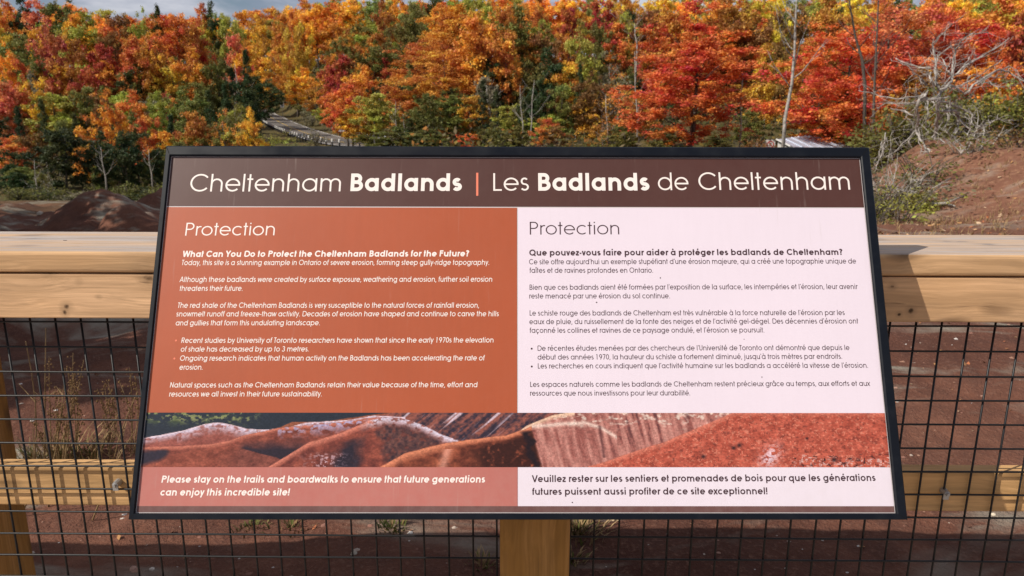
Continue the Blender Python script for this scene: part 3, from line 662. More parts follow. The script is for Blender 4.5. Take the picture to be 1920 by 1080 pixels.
# post and bracket (placed in world space, then parented)
FY, FD = -.0085, 1.2775
ZT, ZCK, ZB = -.2227, -.2633, -.351
def kn(px, py, r, el, top=False):
    d = ray(px, py); p = d*(ZT/d[2]) if top else d*(FD/d[1]); return (p[0], p[1]-FD, p[2], r, el)
M_woodz = wood('post_wood', 2, (.33, .165, .042)); M_woodx = wood('rail_wood', 0, (.60, .372, .20), 0, .60, [kn(89, 516, .0042, 1.6), kn(145, 535, .0030, 1.4), kn(181, 562, .0024, 1.4), kn(121, 580, .0045, 1.3), kn(117, 590, .0040, 1.0), kn(274, 527, .0045, 2.6), kn(1669, 541, .0040, 1.1), kn(1704, 583, .0045, 1.1), kn(1683, 588, .0022, 1.5)])
M_woodc = wood('cap_wood', 0, (.57, .355, .185), .85, .60, [kn(60, 448, .006, 3.2, True), kn(1768, 451, .005, 2.2, True), kn(1797, 452, .004, 3, True), kn(1848, 457, .005, 2.4, True)])
M_woodl = wood('lower_wood', 0, (.58, .345, .15), 0, .62, [kn(92, 909, .003, 1.5), kn(133, 907, .003, 1.6), kn(160, 908, .004, 1.8), kn(1890, 915, .003, 1.5)])
def world_child(mb, name, m, parent, smooth=False):
    o = mb.obj(name, m, None, smooth); bpy.context.view_layer.update(); o.parent = parent; o.matrix_parent_inverse = parent.matrix_world.inverted(); return o
b = MB(); b.rbox(2, -1.4, -.62, rprof(-.0205, .1035, 1.12, 1.243, .006)); world_child(b, 'post', M_woodz, sign)
b = MB(); b.box(-.36, .36, .20, .24, -.045, -.0305); b.box(-.02, .10, .02, .42, -.034, -.0305); b.box(-.012, .09, .0, .12, -.12, -.034); b.obj('bracket', M_frame, sign)

# ------------------------------------------------------------------ fence
fence = thing('fence', (0, FD, 0), 'long wooden railing with black wire mesh running behind the sign', 'fence', rz=FY)
def fobj(mb, name, m, smooth=False): return mb.obj(name, m, fence, smooth)
b = MB(); b.rbox(0, -5.5, 5.5, rprof(-.004, .250, ZCK, ZT, .007)); fobj(b, 'cap_rail', M_woodc)
b = MB(); b.rbox(0, -5.5, 5.5, rprof(0, .038, ZB, ZCK-.0022, .003)); fobj(b, 'top_rail', M_woodx)
b = MB(); b.rbox(0, -5.5, 5.5, rprof(.0545, .0925, -.770, -.6825, .004)); fobj(b, 'lower_rail', M_woodl)
for x in (-3.60, -1.175, 1.40, 3.84):
    b = MB(); b.rbox(2, -1.45, ZCK-.003, rprof(x-.052, x+.052, .094 if abs(x) > 3 else .094, .198, .005)); fobj(b, 'post', M_woodz)
def mesh_panel():
    b = MB(); sp_ = .05057; x0 = -.991; ks = range(-88, 128)
    for k in ks:
        x = x0+k*sp_; w = .0009*math.sin(k*1.7)
        b.tube([(x+w, .0480, -.362), (x-w, .0478, -.80), (x, .048, -1.26)], .0021, 6)
    for k in range(18):
        z = -.3705-k*.0508
        pts = [(x0+i*sp_, .0440+.0006*math.sin(i*.9+k), z+.0007*math.sin(i*.35+k*2)) for i in range(-88, 128, 6)]
        b.tube(pts, .0021, 6)
    fobj(b, 'wire_mesh', M_wire, True)
mesh_panel()
for px, py in ((216, 909), (1767, 919)):
    d = ray(px, py); p = d*1.325/d[1]; b = MB()
    th = [(p[0]-.0, 0, 0)]
    x, z = p[0], p[2]
    b.tube([(x, .054, z), (x, .049, z), (x, .0385, z)], [.0075, .0075, .006], 10)
    b.tube([(x, .0385, z), (x, .034, z)], [.0045, .0030], 8)
    b.box(x-.006, x+.005, .0400, .0420, z-.013, z+.001)
    fobj(b, 'mesh_clip', M_steel)
for px, py, L in ((116, 452.5, .007), (288, 525, .006)):
    d = ray(px, py)
    k = d*(ZT/d[2]) if py < 470 else d*(FD/d[1])
    b = MB(); b.tube([(k[0]-L/2, k[1]-FD+.001, k[2]+.0006), (k[0]+L/2, k[1]-FD+.001, k[2]+.0006)], .0007, 5); fobj(b, 'staple', M_wire)
# boardwalk the viewer stands on
b = MB()
for i in range(0, 14):
    b.box(-6, 6, 1.27-.145*(i+1)+.006, 1.27-.145*i, -1.275, -1.240)
o = b.obj('boardwalk', wood('deck_wood', 0, (.36, .25, .15), .6)); o['kind'] = 'structure'

#PART2#
# ------------------------------------------------------------------ trees
def leaves_from(centers, spread, nper, size, seed, flat=.75, up=.35):
    r = np.random.default_rng(seed); c = np.repeat(np.asarray(centers), nper, 0); n = len(c)
    cv = np.repeat(r.random(len(centers)), nper)
    sprd = np.repeat(np.broadcast_to(spread, (len(centers),)), nper)[:, None]
    p = c + r.normal(size=(n, 3))*np.array([1, 1, flat])*sprd
    nr = r.normal(size=(n, 3)); nr[:, 2] = np.abs(nr[:, 2])+up; nr /= np.linalg.norm(nr, axis=1)[:, None]
    t = np.cross(nr, r.normal(size=(n, 3))); t /= np.linalg.norm(t, axis=1)[:, None]; b_ = np.cross(nr, t)
    s = (size*(.55+.9*r.random(n)))[:, None]
    q = np.stack([p-t*s*.62, p-b_*s*.36+t*s*.05, p+t*s*.62+nr*s*.12, p+b_*s*.36+t*s*.05], 1)
    var = np.clip(.5*cv+.5*r.random(n), 0, 1)
    return q.reshape(-1, 3), var
def leaf_mesh(name, q, var, m=None):
    n = len(q)//4; me = bpy.data.meshes.new(name)
    me.vertices.add(4*n); me.vertices.foreach_set('co', q.astype(np.float32).ravel())
    me.loops.add(4*n); me.loops.foreach_set('vertex_index', np.arange(4*n, dtype=np.int32))
    me.polygons.add(n); me.polygons.foreach_set('loop_start', np.arange(0, 4*n, 4, dtype=np.int32))
    try: me.polygons.foreach_set('loop_total', np.full(n, 4, dtype=np.int32))
    except Exception: pass
    a = me.attributes.new('var', 'FLOAT', 'FACE'); a.data.foreach_set('value', var.astype(np.float32))
    me.materials.append(m or M_leaf); me.update(); me.validate(); return me
HT = 1.7                                                    # a unit tree is 1 wide and HT high
def broad_centers(seed, n, low=.22, wide=.5, tall=False):
    r = np.random.default_rng(seed); out = []
    ph = r.random(8)*6.28
    lob = [(r.normal(size=3), .10+.16*r.random()) for _ in range(9)]
    lob = [(d/np.linalg.norm(d), a) for d, a in lob]
    cz = HT*(1+low)/2; rz = HT*(1-low)/2*.95
    while len(out) < n:
        d = r.normal(size=3); d /= np.linalg.norm(d); k = r.random()**(1/2.6)
        m = .80+sum(a*max(0, d@e)**3 for e, a in lob)*1.3 + .10*math.sin(3*math.atan2(d[1], d[0])+ph[0]+2*d[2])
        rr = wide*(.86 if not tall else .74)*m*k
        zz = cz+rz*d[2]*k*(.86+.16*m)
        taper = 1-.38*max(0, (zz/HT-.62)/.38)**1.5
        p = np.array([d[0]*rr*taper, d[1]*rr*taper, zz])
        if r.random() < .17 and k > .5: p[:2] *= 1.12
        out.append(p)
    return np.array(out)
def tuft_centers(seed, n, low=.2, wide=.5, tall=False, nb=22):
    r = np.random.default_rng(1000+seed); bl = broad_centers(seed, nb*6, low, wide, tall); pick = [bl[0]]
    while len(pick) < nb:                                     # well spread tuft positions
        d_ = np.min([np.linalg.norm(bl-p, axis=1) for p in pick], 0); pick.append(bl[int(np.argmax(d_*r.uniform(.6, 1, len(bl))))])
    pick = np.array(pick); sz = r.uniform(.07, .15, nb); k = r.integers(0, nb, n)
    c = pick[k]+r.normal(size=(n, 3))*np.array([1, 1, .55])*sz[k][:, None]*.75
    return np.vstack([c, broad_centers(seed+7, n//4, low+.05, wide*.72, tall)])
def cone_centers(seed, n):
    r = np.random.default_rng(seed); out = []
    for _ in range(n):
        z = .06+.94*r.random()**1.35; tier = .86+.14*math.sin(z*34)
        R = .5*(1-z)**.85*tier*(.45+.55*r.random()**.5)*(1+.2*math.sin(z*50)); a = r.random()*6.28
        out.append((R*math.cos(a), R*math.sin(a), z*HT))
    return np.array(out)
def trunk_mesh(name, seed, m, top=.82, rad0=.030, limbs=7, low=.25, lean=.05):
    r = random.Random(seed); b = MB(); ax = []
    lx, ly = r.uniform(-lean, lean), r.uniform(-lean, lean)
    for i in range(9):
        u = i/8; ax.append((lx*u*HT+.012*math.sin(u*7+seed), ly*u*HT+.012*math.cos(u*6+seed), -.06+u*(top*HT+.06)))
    b.tube(ax, [rad0*(1.35 if i == 0 else 1)*(1-.82*i/8) for i in range(9)], 7)
    for k in range(limbs):
        u = low+(.95-low)*(k+.5)/limbs; j = u*8; i = int(j); fr = j-i
        p = [ax[i][c]*(1-fr)+ax[min(i+1, 8)][c]*fr for c in range(3)]
        a = k*2.4+r.random(); L = (.40-.16*u)*r.uniform(.8, 1.15); rise = r.uniform(.35, .9)
        q = [p]; n = 5
        for s in range(1, n+1):
            w = s/n; q.append((p[0]+math.cos(a+.3*w)*L*w, p[1]+math.sin(a+.3*w)*L*w, p[2]+rise*L*w*(1+.5*w)))
        rr = rad0*(1-.82*u)*.55
        b.tube(q, [rr*(1-.8*s/n) for s in range(n+1)], 5)
        for s2 in (2, 3, 4):
            a2 = a+r.choice((-1, 1))*r.uniform(.5, 1); l2 = L*.45; o = q[s2]
            b.tube([o, (o[0]+math.cos(a2)*l2*.5, o[1]+math.sin(a2)*l2*.5, o[2]+l2*.4), (o[0]+math.cos(a2)*l2, o[1]+math.sin(a2)*l2, o[2]+l2*.9)], [rr*.4, rr*.3, rr*.12], 4)
    return b.mesh(name, m, True)
CROWN = {}
TRUNK = [trunk_mesh('trunk', 100+i, M_bark) for i in range(4)]; TRUNKP = [trunk_mesh('trunk', 120+i, M_pale, rad0=.022, lean=.08) for i in range(2)]
CTRUNK = trunk_mesh('trunk', 140, M_bark, top=.9, rad0=.022, limbs=4, lean=.01)
for i in range(6): CROWN['b%d' % i] = leaf_mesh('crown', *leaves_from(tuft_centers(i, 150, .18+.04*(i % 3), .52, False, 18+3*(i % 3)), .036, 52, .036, i))
for i in range(3): CROWN['t%d' % i] = leaf_mesh('crown', *leaves_from(tuft_centers(30+i, 140, .14, .52, True, 20), .036, 52, .036, 30+i))
for i in range(3): CROWN['c%d' % i] = leaf_mesh('crown', *leaves_from(cone_centers(50+i, 150), .034, 50, .032, 50+i, .6, .1))
for i in range(3): CROWN['s%d' % i] = leaf_mesh('crown', *leaves_from(tuft_centers(70+i, 60, .22, .5, False, 16), .040, 24, .034, 70+i))      # thin, half bare
for i in range(3): CROWN['m%d' % i] = leaf_mesh('crown', *leaves_from(tuft_centers(80+i, 330, .12, .54, False, 46), .030, 72, .022, 80+i, .55, .7))  # large near maples
COLS = {'R': ((.42, .035, .024), 'crimson'), 'RO': ((.60, .098, .026), 'red-orange'), 'O': ((.68, .205, .018), 'orange'), 'RU': ((.50, .165, .022), 'rust-coloured'),
        'Y': ((.66, .40, .035), 'yellow'), 'YO': ((.74, .31, .022), 'golden orange'), 'YG': ((.40, .36, .055), 'yellow-green'), 'G': ((.25, .24, .06), 'pale green'),
        'OL': ((.17, .155, .035), 'olive green'), 'DG': ((.035, .055, .020), 'dark green'), 'BR': ((.25, .085, .030), 'brownish red'), 'PK': ((.56, .12, .065), 'pinkish red'),
        'GY': ((.24, .20, .14), 'greyish brown')}
DEP = {'S': 165, 'U': 135, 'M': 105, 'L': 78, 'K': 62, 'F': 48}
KIND = {'b': ('broadleaf_tree', 'leafy tree'), 't': ('slender_tree', 'slender tree'), 'c': ('conifer', 'conifer'), 's': ('sparse_tree', 'half-bare tree'), 'm': ('maple_tree', 'spreading maple')}
TREES = []
def tree(px, top, wpx, d, colour, kind='b', green=.35, hmin=0, sink=0):
    d = DEP.get(d, d); x = (px-960)/F_PX*d*cp; zt = -d*math.tan(math.atan((top-540)/F_PX)+PITCH); zg = Hs(x, d)-sink
    for k in range(24):
        if road_near([x], [d])[0][0] > 5.4: break
        d = d+(k+1)*(1.5 if k % 2 else -1.5); x = (px-960)/F_PX*d*cp; zt = -d*math.tan(math.atan((top-540)/F_PX)+PITCH); zg = Hs(x, d)-sink
    else: return
    h = max(zt-zg, hmin, 1.2); w = wpx/F_PX*d*1.16
    TREES.append(dict(px=px, top=top, x=x, y=d, z=zg, h=h, w=max(w, h*.26), c=colour, k=kind, g=green))
T = """20 5 60 S YO b|45 12 50 U O b|72 -2 40 U DG t|102 -8 62 U PK b|150 -6 64 U OL b|172 18 56 M YO b|186 36 84 M YG b|226 18 34 M RO t|246 22 56 M BR b|286 22 32 M YG b|316 12 26 M DG c
15 42 50 M Y b|52 58 54 M G b|116 45 54 L PK b|160 60 50 L RU b|206 75 62 L R b|266 58 64 L RO b|300 70 46 L O b|20 85 54 L YO b|56 96 36 L RO t|84 96 50 L OL b|122 110 54 L YO b|166 100 54 L RU s|218 112 64 L O b|272 120 64 L OL b
24 150 66 K PK b|46 148 44 K PK t|78 140 46 K YO b|112 172 92 K YG b|165 160 50 K OL b|206 185 54 F O b|256 176 56 K RO b|302 165 50 K YG b
22 250 66 F RO b|62 238 60 F BR b|108 228 84 42 DG t|160 230 56 F O b|186 252 54 44 DG b|228 232 60 43 DG t|276 212 54 F RO b|306 240 46 F YO b|240 300 36 44 DG c|264 296 36 44 OL c|30 310 60 44 OL b|10 320 50 43 DG b|70 300 54 43 OL s
322 26 64 M O b|348 22 64 M RO b|374 40 56 M RU b|398 16 44 U RO b|412 14 30 U DG b|402 36 36 U Y b|440 22 42 U YG b|456 50 30 M PK t|482 24 54 U YG b|512 30 46 U YO b|542 24 40 U G b|502 18 56 S R b|520 10 24 S O b|562 8 42 S O b|602 2 52 S YO b
480 80 64 M YO b|522 72 56 M YO b|566 22 48 M RO t|592 90 54 M RO b|622 98 50 M O b|332 114 72 L Y b|372 98 62 L O b|412 100 54 L OL b|440 90 34 M PK s|470 94 46 L DG c|442 128 40 L DG c|486 138 70 90 DG b|348 168 64 K OL b|322 168 36 K R s
366 205 54 F RU b|416 198 46 F O s|444 178 50 K OL s|470 208 44 F YO b|400 240 70 F OL b|350 240 56 F YG b|450 236 56 F YG b|330 262 50 44 OL b|300 270 44 44 DG b
636 0 54 S O b|666 -8 56 S YO b|712 -8 58 S G b|756 -8 42 S YO b|792 -12 38 S RO t|818 -14 50 S DG b|852 -2 60 S YG b|722 36 66 U YG b|690 40 60 U OL b|646 96 56 M R b|730 50 64 U O b|682 44 60 U RU b|726 114 44 M R t|704 80 62 M OL b|676 100 56 M BR b
850 -10 110 M O m|806 60 124 90 RU m|840 90 130 L RU m|894 26 84 L O b|912 88 60 L DG b|938 120 40 L DG t|690 130 66 L O b|650 150 64 L RO b|702 172 72 K YG b|660 192 56 K YO b|740 150 60 L RU b|850 168 96 K OL b|782 160 56 L RU b|760 195 54 K OL s|882 186 40 K RO s|878 246 54 F RO b|802 242 84 F OL b|742 238 84 F OL b|690 246 60 60 OL b|640 190 46 90 O b|610 158 54 95 RO b
942 8 66 M RU b|986 -4 58 S YO b|1012 -8 60 S YO b|1052 -10 66 S O b|1126 -12 66 U R b|972 20 76 M OL b|1022 50 60 M BR b|1086 48 56 L YG b|1166 14 40 M YG b|1206 14 60 M BR b|1152 40 56 M RO b|1122 30 44 M OL b|946 74 56 L O b|986 54 66 M RU b|1062 110 66 L YO b|1022 96 64 L DG b|1052 148 56 K OL b|1142 90 66 L GY s|992 110 64 L OL b|1112 138 64 K BR b|1152 130 72 K RU s|1096 182 56 K YO b|1022 216 44 F RO b|1040 232 40 44 BR b|1132 205 46 F RU s|955 190 56 K YG b|970 236 60 F OL b|1075 240 50 F OL s|920 236 56 F OL b|1170 236 56 F OL b
1292 48 190 40 RO m|1296 -6 150 L RO m|1244 10 90 L RU b|1360 4 90 L RU b|1422 90 66 52 YO b|1446 18 44 L Y b|1394 18 84 L BR b|1222 80 64 L R b|1200 170 60 50 RU b|1408 200 50 46 OL b|1250 240 60 44 OL b|1345 244 60 44 OL b|1420 244 50 42 BR s
1570 34 190 38 RO m|1662 -10 170 44 PK m|1555 196 120 34 YO b|1780 6 170 46 RO m|1846 -20 110 50 O b|1906 -6 96 42 R b|1500 60 60 60 RU b|1470 0 70 70 BR b|1530 -8 80 62 RU b|1720 -20 100 66 RO b|1850 90 90 40 O b|1720 110 90 36 RU b|1630 120 80 40 RO b|1890 110 70 36 OL s"""
for ln in T.replace('\n', '|').split('|'):
    a = ln.split()
    tree(int(a[0]), int(a[1]), int(a[2]), DEP[a[3]] if a[3] in DEP else float(a[3]), a[4], a[5])
for a in ((560, 104, 52, 152, 'O'), (578, 132, 52, 142, 'YO'), (596, 146, 46, 128, 'RU'), (545, 86, 54, 190, 'YO'), (528, 92, 52, 240, 'RU'), (506, 112, 64, 250, 'DG'), (478, 140, 56, 215, 'DG'), (536, 126, 60, 232, 'DG'), (560, 150, 54, 200, 'OL'), (520, 150, 60, 262, 'DG'), (566, 176, 30, 150, 'OL'), (584, 190, 30, 126, 'GY'), (604, 200, 30, 112, 'YG'), (625, 214, 30, 100, 'OL'), (548, 170, 36, 175, 'DG'),
        (468, 17, 60, 262, 'YO'), (498, 15, 60, 268, 'O'), (528, 13, 60, 272, 'RU'), (556, 9, 60, 268, 'YO'), (584, 6, 60, 265, 'O'), (610, 2, 60, 268, 'YG'), (640, -4, 60, 262, 'O'), (430, 40, 56, 150, 'YO'), (462, 36, 56, 172, 'OL'), (490, 30, 60, 190, 'O'), (520, 34, 56, 230, 'YG'), (546, 30, 56, 235, 'O'), (575, 22, 56, 205, 'YO')): tree(*a)
for a in ((36, 200, 44, 52, 'DG', 'c'), (82, 186, 40, 56, 'DG', 'c'), (140, 214, 44, 50, 'DG', 'c'), (212, 206, 46, 52, 'DG', 'c'), (250, 240, 44, 47, 'DG', 'c'), (320, 216, 46, 52, 'DG', 'c'), (395, 170, 44, 70, 'DG', 'c'), (425, 160, 40, 74, 'DG', 'c'), (350, 190, 40, 60, 'OL', 't'), (130, 112, 40, 90, 'YG', 't'), (60, 128, 40, 84, 'YG', 'b'), (200, 150, 40, 76, 'OL', 't'), (300, 118, 44, 84, 'YG', 'b'), (180, 270, 44, 46, 'OL', 't'), (14, 270, 44, 45, 'DG', 't'), (290, 270, 44, 46, 'DG', 't'), (905, 150, 46, 62, 'DG', 'c'), (930, 170, 44, 58, 'DG', 'c'), (1010, 150, 44, 62, 'DG', 't'), (770, 120, 44, 84, 'OL', 't'), (1085, 120, 40, 74, 'DG', 'c')): tree(*a)
rr = random.Random(5)
SKY = ([-50, 0, 50, 150, 185, 240, 290, 350, 400, 460, 520, 570, 610, 640, 2000], [4, 2, 8, -4, 14, 20, 24, 20, 18, 22, 20, 12, 2, -10, -30])
fillc = ['O', 'RO', 'YO', 'OL', 'RU', 'YG', 'OL', 'YO', 'R', 'G', 'Y', 'DG', 'YG', 'O']; lowc = ['OL', 'DG', 'YG', 'RU', 'OL', 'YO', 'BR', 'DG', 'GY']  # lowc: darker crown colours put the lower slope's shade into the tint
farc = ['YO', 'Y', 'YG', 'O', 'YO', 'G', 'YG', 'O', 'RU']  # paler golden crowns carry the sunlit haze of the far slope as colour
for d, y0, n in ((205, -26, 34), (185, -2, 30), (172, 14, 30), (150, 30, 26), (128, 56, 26), (112, 84, 24), (92, 116, 24), (76, 150, 22), (64, 182, 20), (55, 214, 16)):
    for i in range(n):
        px = -30+1980*(i+.5+rr.uniform(-.4, .4))/n
        if px > 1180 and d < 60: continue
        if 470 < px < 670 and d < 100: continue
        y = y0+rr.uniform(-14, 16)-(44 if 700 < px else 0)*(d > 100)
        y = max(y, np.interp(px, *SKY)+rr.uniform(0, 12))
        tree(px, y, rr.uniform(36, 56), d+rr.uniform(-5, 5), rr.choice(farc if d > 140 else fillc if d > 90 else lowc), rr.choice('bbtt'))
# neighbours just outside the frame whose shade falls over the humps and the foot of the wood
OUT = [(-13.5, 10, 9.5, 6), (-17, 13.5, 10.5, 6), (-7.8, 3.3, 6.8, 5.4), (-11.5, 4.2, 8, 5), (-15, 6.5, 8.5, 5), (-19.5, 10, 10, 6), (-26, 15, 12, 7), (-33, 21, 13, 7), (-41, 28, 15, 8), (-50, 34, 16, 8), (-12.5, 1.5, 7.5, 4.5)]
ORD = ['first', 'second', 'third', 'fourth', 'fifth', 'sixth', 'seventh', 'eighth', 'ninth', 'tenth', 'eleventh', 'twelfth']
def place_txt(t):
    px, top = t['px'], t['top']
    row = 'on the skyline' if t['y'] > 145 else 'high up' if t['y'] > 112 else 'halfway up' if t['y'] > 85 else 'low down' if t['y'] > 56 else 'at the foot'
    col = ('above the red humps' if px < 200 else 'over the sign corner' if px < 360 else 'beside the climbing road' if px < 640 else
           'beyond the road guardrail' if px < 790 else 'above the coral divider bar' if px < 960 else 'above the French title' if px < 1190 else 'around the big maple' if px < 1460 else 'behind the pale shed' if px < 1680 else 'behind the tangled dead tree')
    return (row, col)
from collections import defaultdict
byl = defaultdict(list)
for t in TREES: byl[(COLS[t['c']][1], KIND[t['k']][1], place_txt(t))].append(t)
for (c, k, p), L in byl.items():
    L.sort(key=lambda t: t['px'])
    for i, t in enumerate(L):
        nm = f'{c} {k} {p[0]}' if len(L) == 1 else f'{ORD[i]} {c} {k} {p[0]} from the left'
        if len(L) > 1 and len((nm+' '+p[1]).replace('-', ' ').split()) > 16: nm = f'{ORD[i]} {c} {k} {p[0]} from the left'
        t['label'] = f'{nm} {p[1]}'
def put_tree(t, i):
    k = t['k']; r = random.Random(i*13+3)
    nv = {'b': 6, 't': 3, 'c': 3, 's': 3, 'm': 3}[k]
    root = thing(KIND[k][0], (t['x'], t['y'], t['z']-.1), t['label'], 'tree', 'autumn trees on the hillside', r.uniform(0, 6.28))
    root.scale = (t['w'], t['w'], t['h']/HT)
    tm = CTRUNK if k == 'c' else (TRUNKP[i % 2] if k == 's' or i % 9 == 0 else TRUNK[i % 4])
    link('trunk', tm, root)
    cr_o = link('crown', CROWN['%s%d' % (k, r.randrange(nv))], root)
    c = COLS[t['c']][0]; j = r.uniform(1.3, 1.5) if k == 'm' else r.uniform(1.05, 1.5)*(1.15 if t['y'] > 140 else 1); c = (c[0], c[1]*1.4, c[2]) if t['c'] == 'RO' and k != 'm' else c; cr_o.color = (c[0]*j, c[1]*j*r.uniform(.85, 1.18), c[2]*j, t['g']*r.uniform(.3, 1.6) if t['c'] not in ('R', 'PK', 'RO') else .10)  # far crowns get a brighter tint to look sunlit
    return root
for i, t in enumerate(TREES): put_tree(t, i)
for i, (x, y, h, w) in enumerate(OUT):
    put_tree(dict(x=x, y=y, z=Hs(x, y), h=h, w=w, c='OL', k='b', g=.3, label=f'olive tree shading the red humps from beyond the frame, {ORD[i]} in its row'), 900+i)

# bare saplings and dead stems
def bare_tree(name, label, pts, r0, m=M_pale, nb=9, seed=1, grp='bare stems at the foot of the wood', up=.9, bl=.28):
    """pts: axis in world space, bottom to top."""
    r = random.Random(seed); base = Vector(pts[0]); b = MB(); P = [Vector(p)-base for p in pts]
    n = len(P); b.tube(P, [r0*(1-.8*i/(n-1)) for i in range(n)], 6); H_ = (P[-1]-P[0]).length
    for k in range(nb):
        u = .3+.68*(k+r.random()*.8)/nb; j = u*(n-1); i = min(int(j), n-2); p = P[i].lerp(P[i+1], j-i)
        a = r.uniform(0, 6.28); L = H_*bl*r.uniform(.5, 1.1)*(1.15-u*.6); rad_ = r0*(1-.8*u)*.5
        q = [p+Vector((math.cos(a)*L*w+.05*L*math.sin(w*5+k), math.sin(a)*L*w, up*L*w*(.6+.6*w))) for w in (0, .25, .5, .75, 1)]
        b.tube(q, [rad_*(1-.8*w) for w in (0, .25, .5, .75, 1)], 4)
        for s in (1, 2, 3):
            a2 = a+r.choice((-1, 1))*r.uniform(.4, 1.1); l2 = L*.45
            b.tube([q[s], q[s]+Vector((math.cos(a2)*l2*.5, math.sin(a2)*l2*.5, l2*.45)), q[s]+Vector((math.cos(a2)*l2, math.sin(a2)*l2, l2*.8))], [rad_*.45, rad_*.35, rad_*.12], 3)
    root = thing(name, base, label, 'tree', grp)
    b.obj('trunk', m, root, True); return root
def stem_px(P, d, base_ground=True):
    out = []
    for px, py in P:
        q = ray(px, py); q = q*(d/q[1]); out.append(q)
    if base_ground: out[0] = np.array([out[0][0], out[0][1], min(out[0][2], Hs(out[0][0], out[0][1]))-.05])
    return out
bare_tree('bare_tree', 'tall pale bare tree with a leaning trunk beside the pale shed', stem_px([(1469, 275), (1472, 222), (1485, 155), (1490, 94), (1491, 50), (1494, -10), (1499, -60)], 30), .080, M_dead, 14, 3, None, 1.0, .22)
bare_tree('bare_tree', 'thin dark bare tree between the shed and the tangled dead tree', stem_px([(1637, 290), (1638, 215), (1640, 150), (1644, 70), (1648, -20), (1650, -60)], 25), .055, M_bark, 12, 5, None, .8, .25)
bare_tree('bare_tree', 'crooked dark trunk among the red leaves behind the thin bare tree', stem_px([(1626, 260), (1622, 160), (1616, 110), (1604, 70), (1592, 0), (1588, -50)], 27), .07, M_bark, 8, 6, None, .8, .22)
for i, (x0, y0, x1, y1, d, lb) in enumerate((
    (72, 390, 64, 300, 40, 'pale sapling stem standing on the edge of the red humps'), (106, 380, 86, 300, 42, 'forked pale sapling beside the dark conifer'), (113, 372, 114, 300, 43, 'upright grey sapling against the dark conifer'),
    (199, 356, 189, 276, 40, 'white birch stem rising from the reddest hump'), (284, 348, 279, 280, 42, 'pale trunk under the red-orange tree near the sign corner'), (455, 220, 440, 120, 90, 'grey bare tree among dark conifers by the road'),
    (443, 214, 436, 140, 91, 'thin grey stem beside the grey bare tree by the road'), (742, 268, 742, 190, 55, 'pale stem over the word Badlands'), (814, 262, 806, 190, 56, 'pale stem at the edge of the olive thicket'),
    (980, 262, 975, 160, 52, 'pale stem among olive foliage above the French title'), (992, 262, 1002, 150, 53, 'second pale stem beside it among olive foliage above the French title'), (1139, 272, 1136, 176, 42, 'white stem in the rust-coloured thicket'),
    (1195, 276, 1190, 96, 44, 'tall white stem just before the big maple'), (1386, 276, 1392, 150, 40, 'white stem just past the big maple'), (1194, 100, 1190, 44, 78, 'pale trunk high on the slope above the rust thicket'), (918, 230, 912, 160, 68, 'dead snag in the dark gap of the wood'))):
    bare_tree('sapling', lb, stem_px([(x0, y0), (x0*.7+x1*.3+2, y0*.7+y1*.3), (x0*.35+x1*.65-1, y0*.35+y1*.65), (x1, y1)], d), .05 if d < 60 else .11, M_pale, 7, i+20)

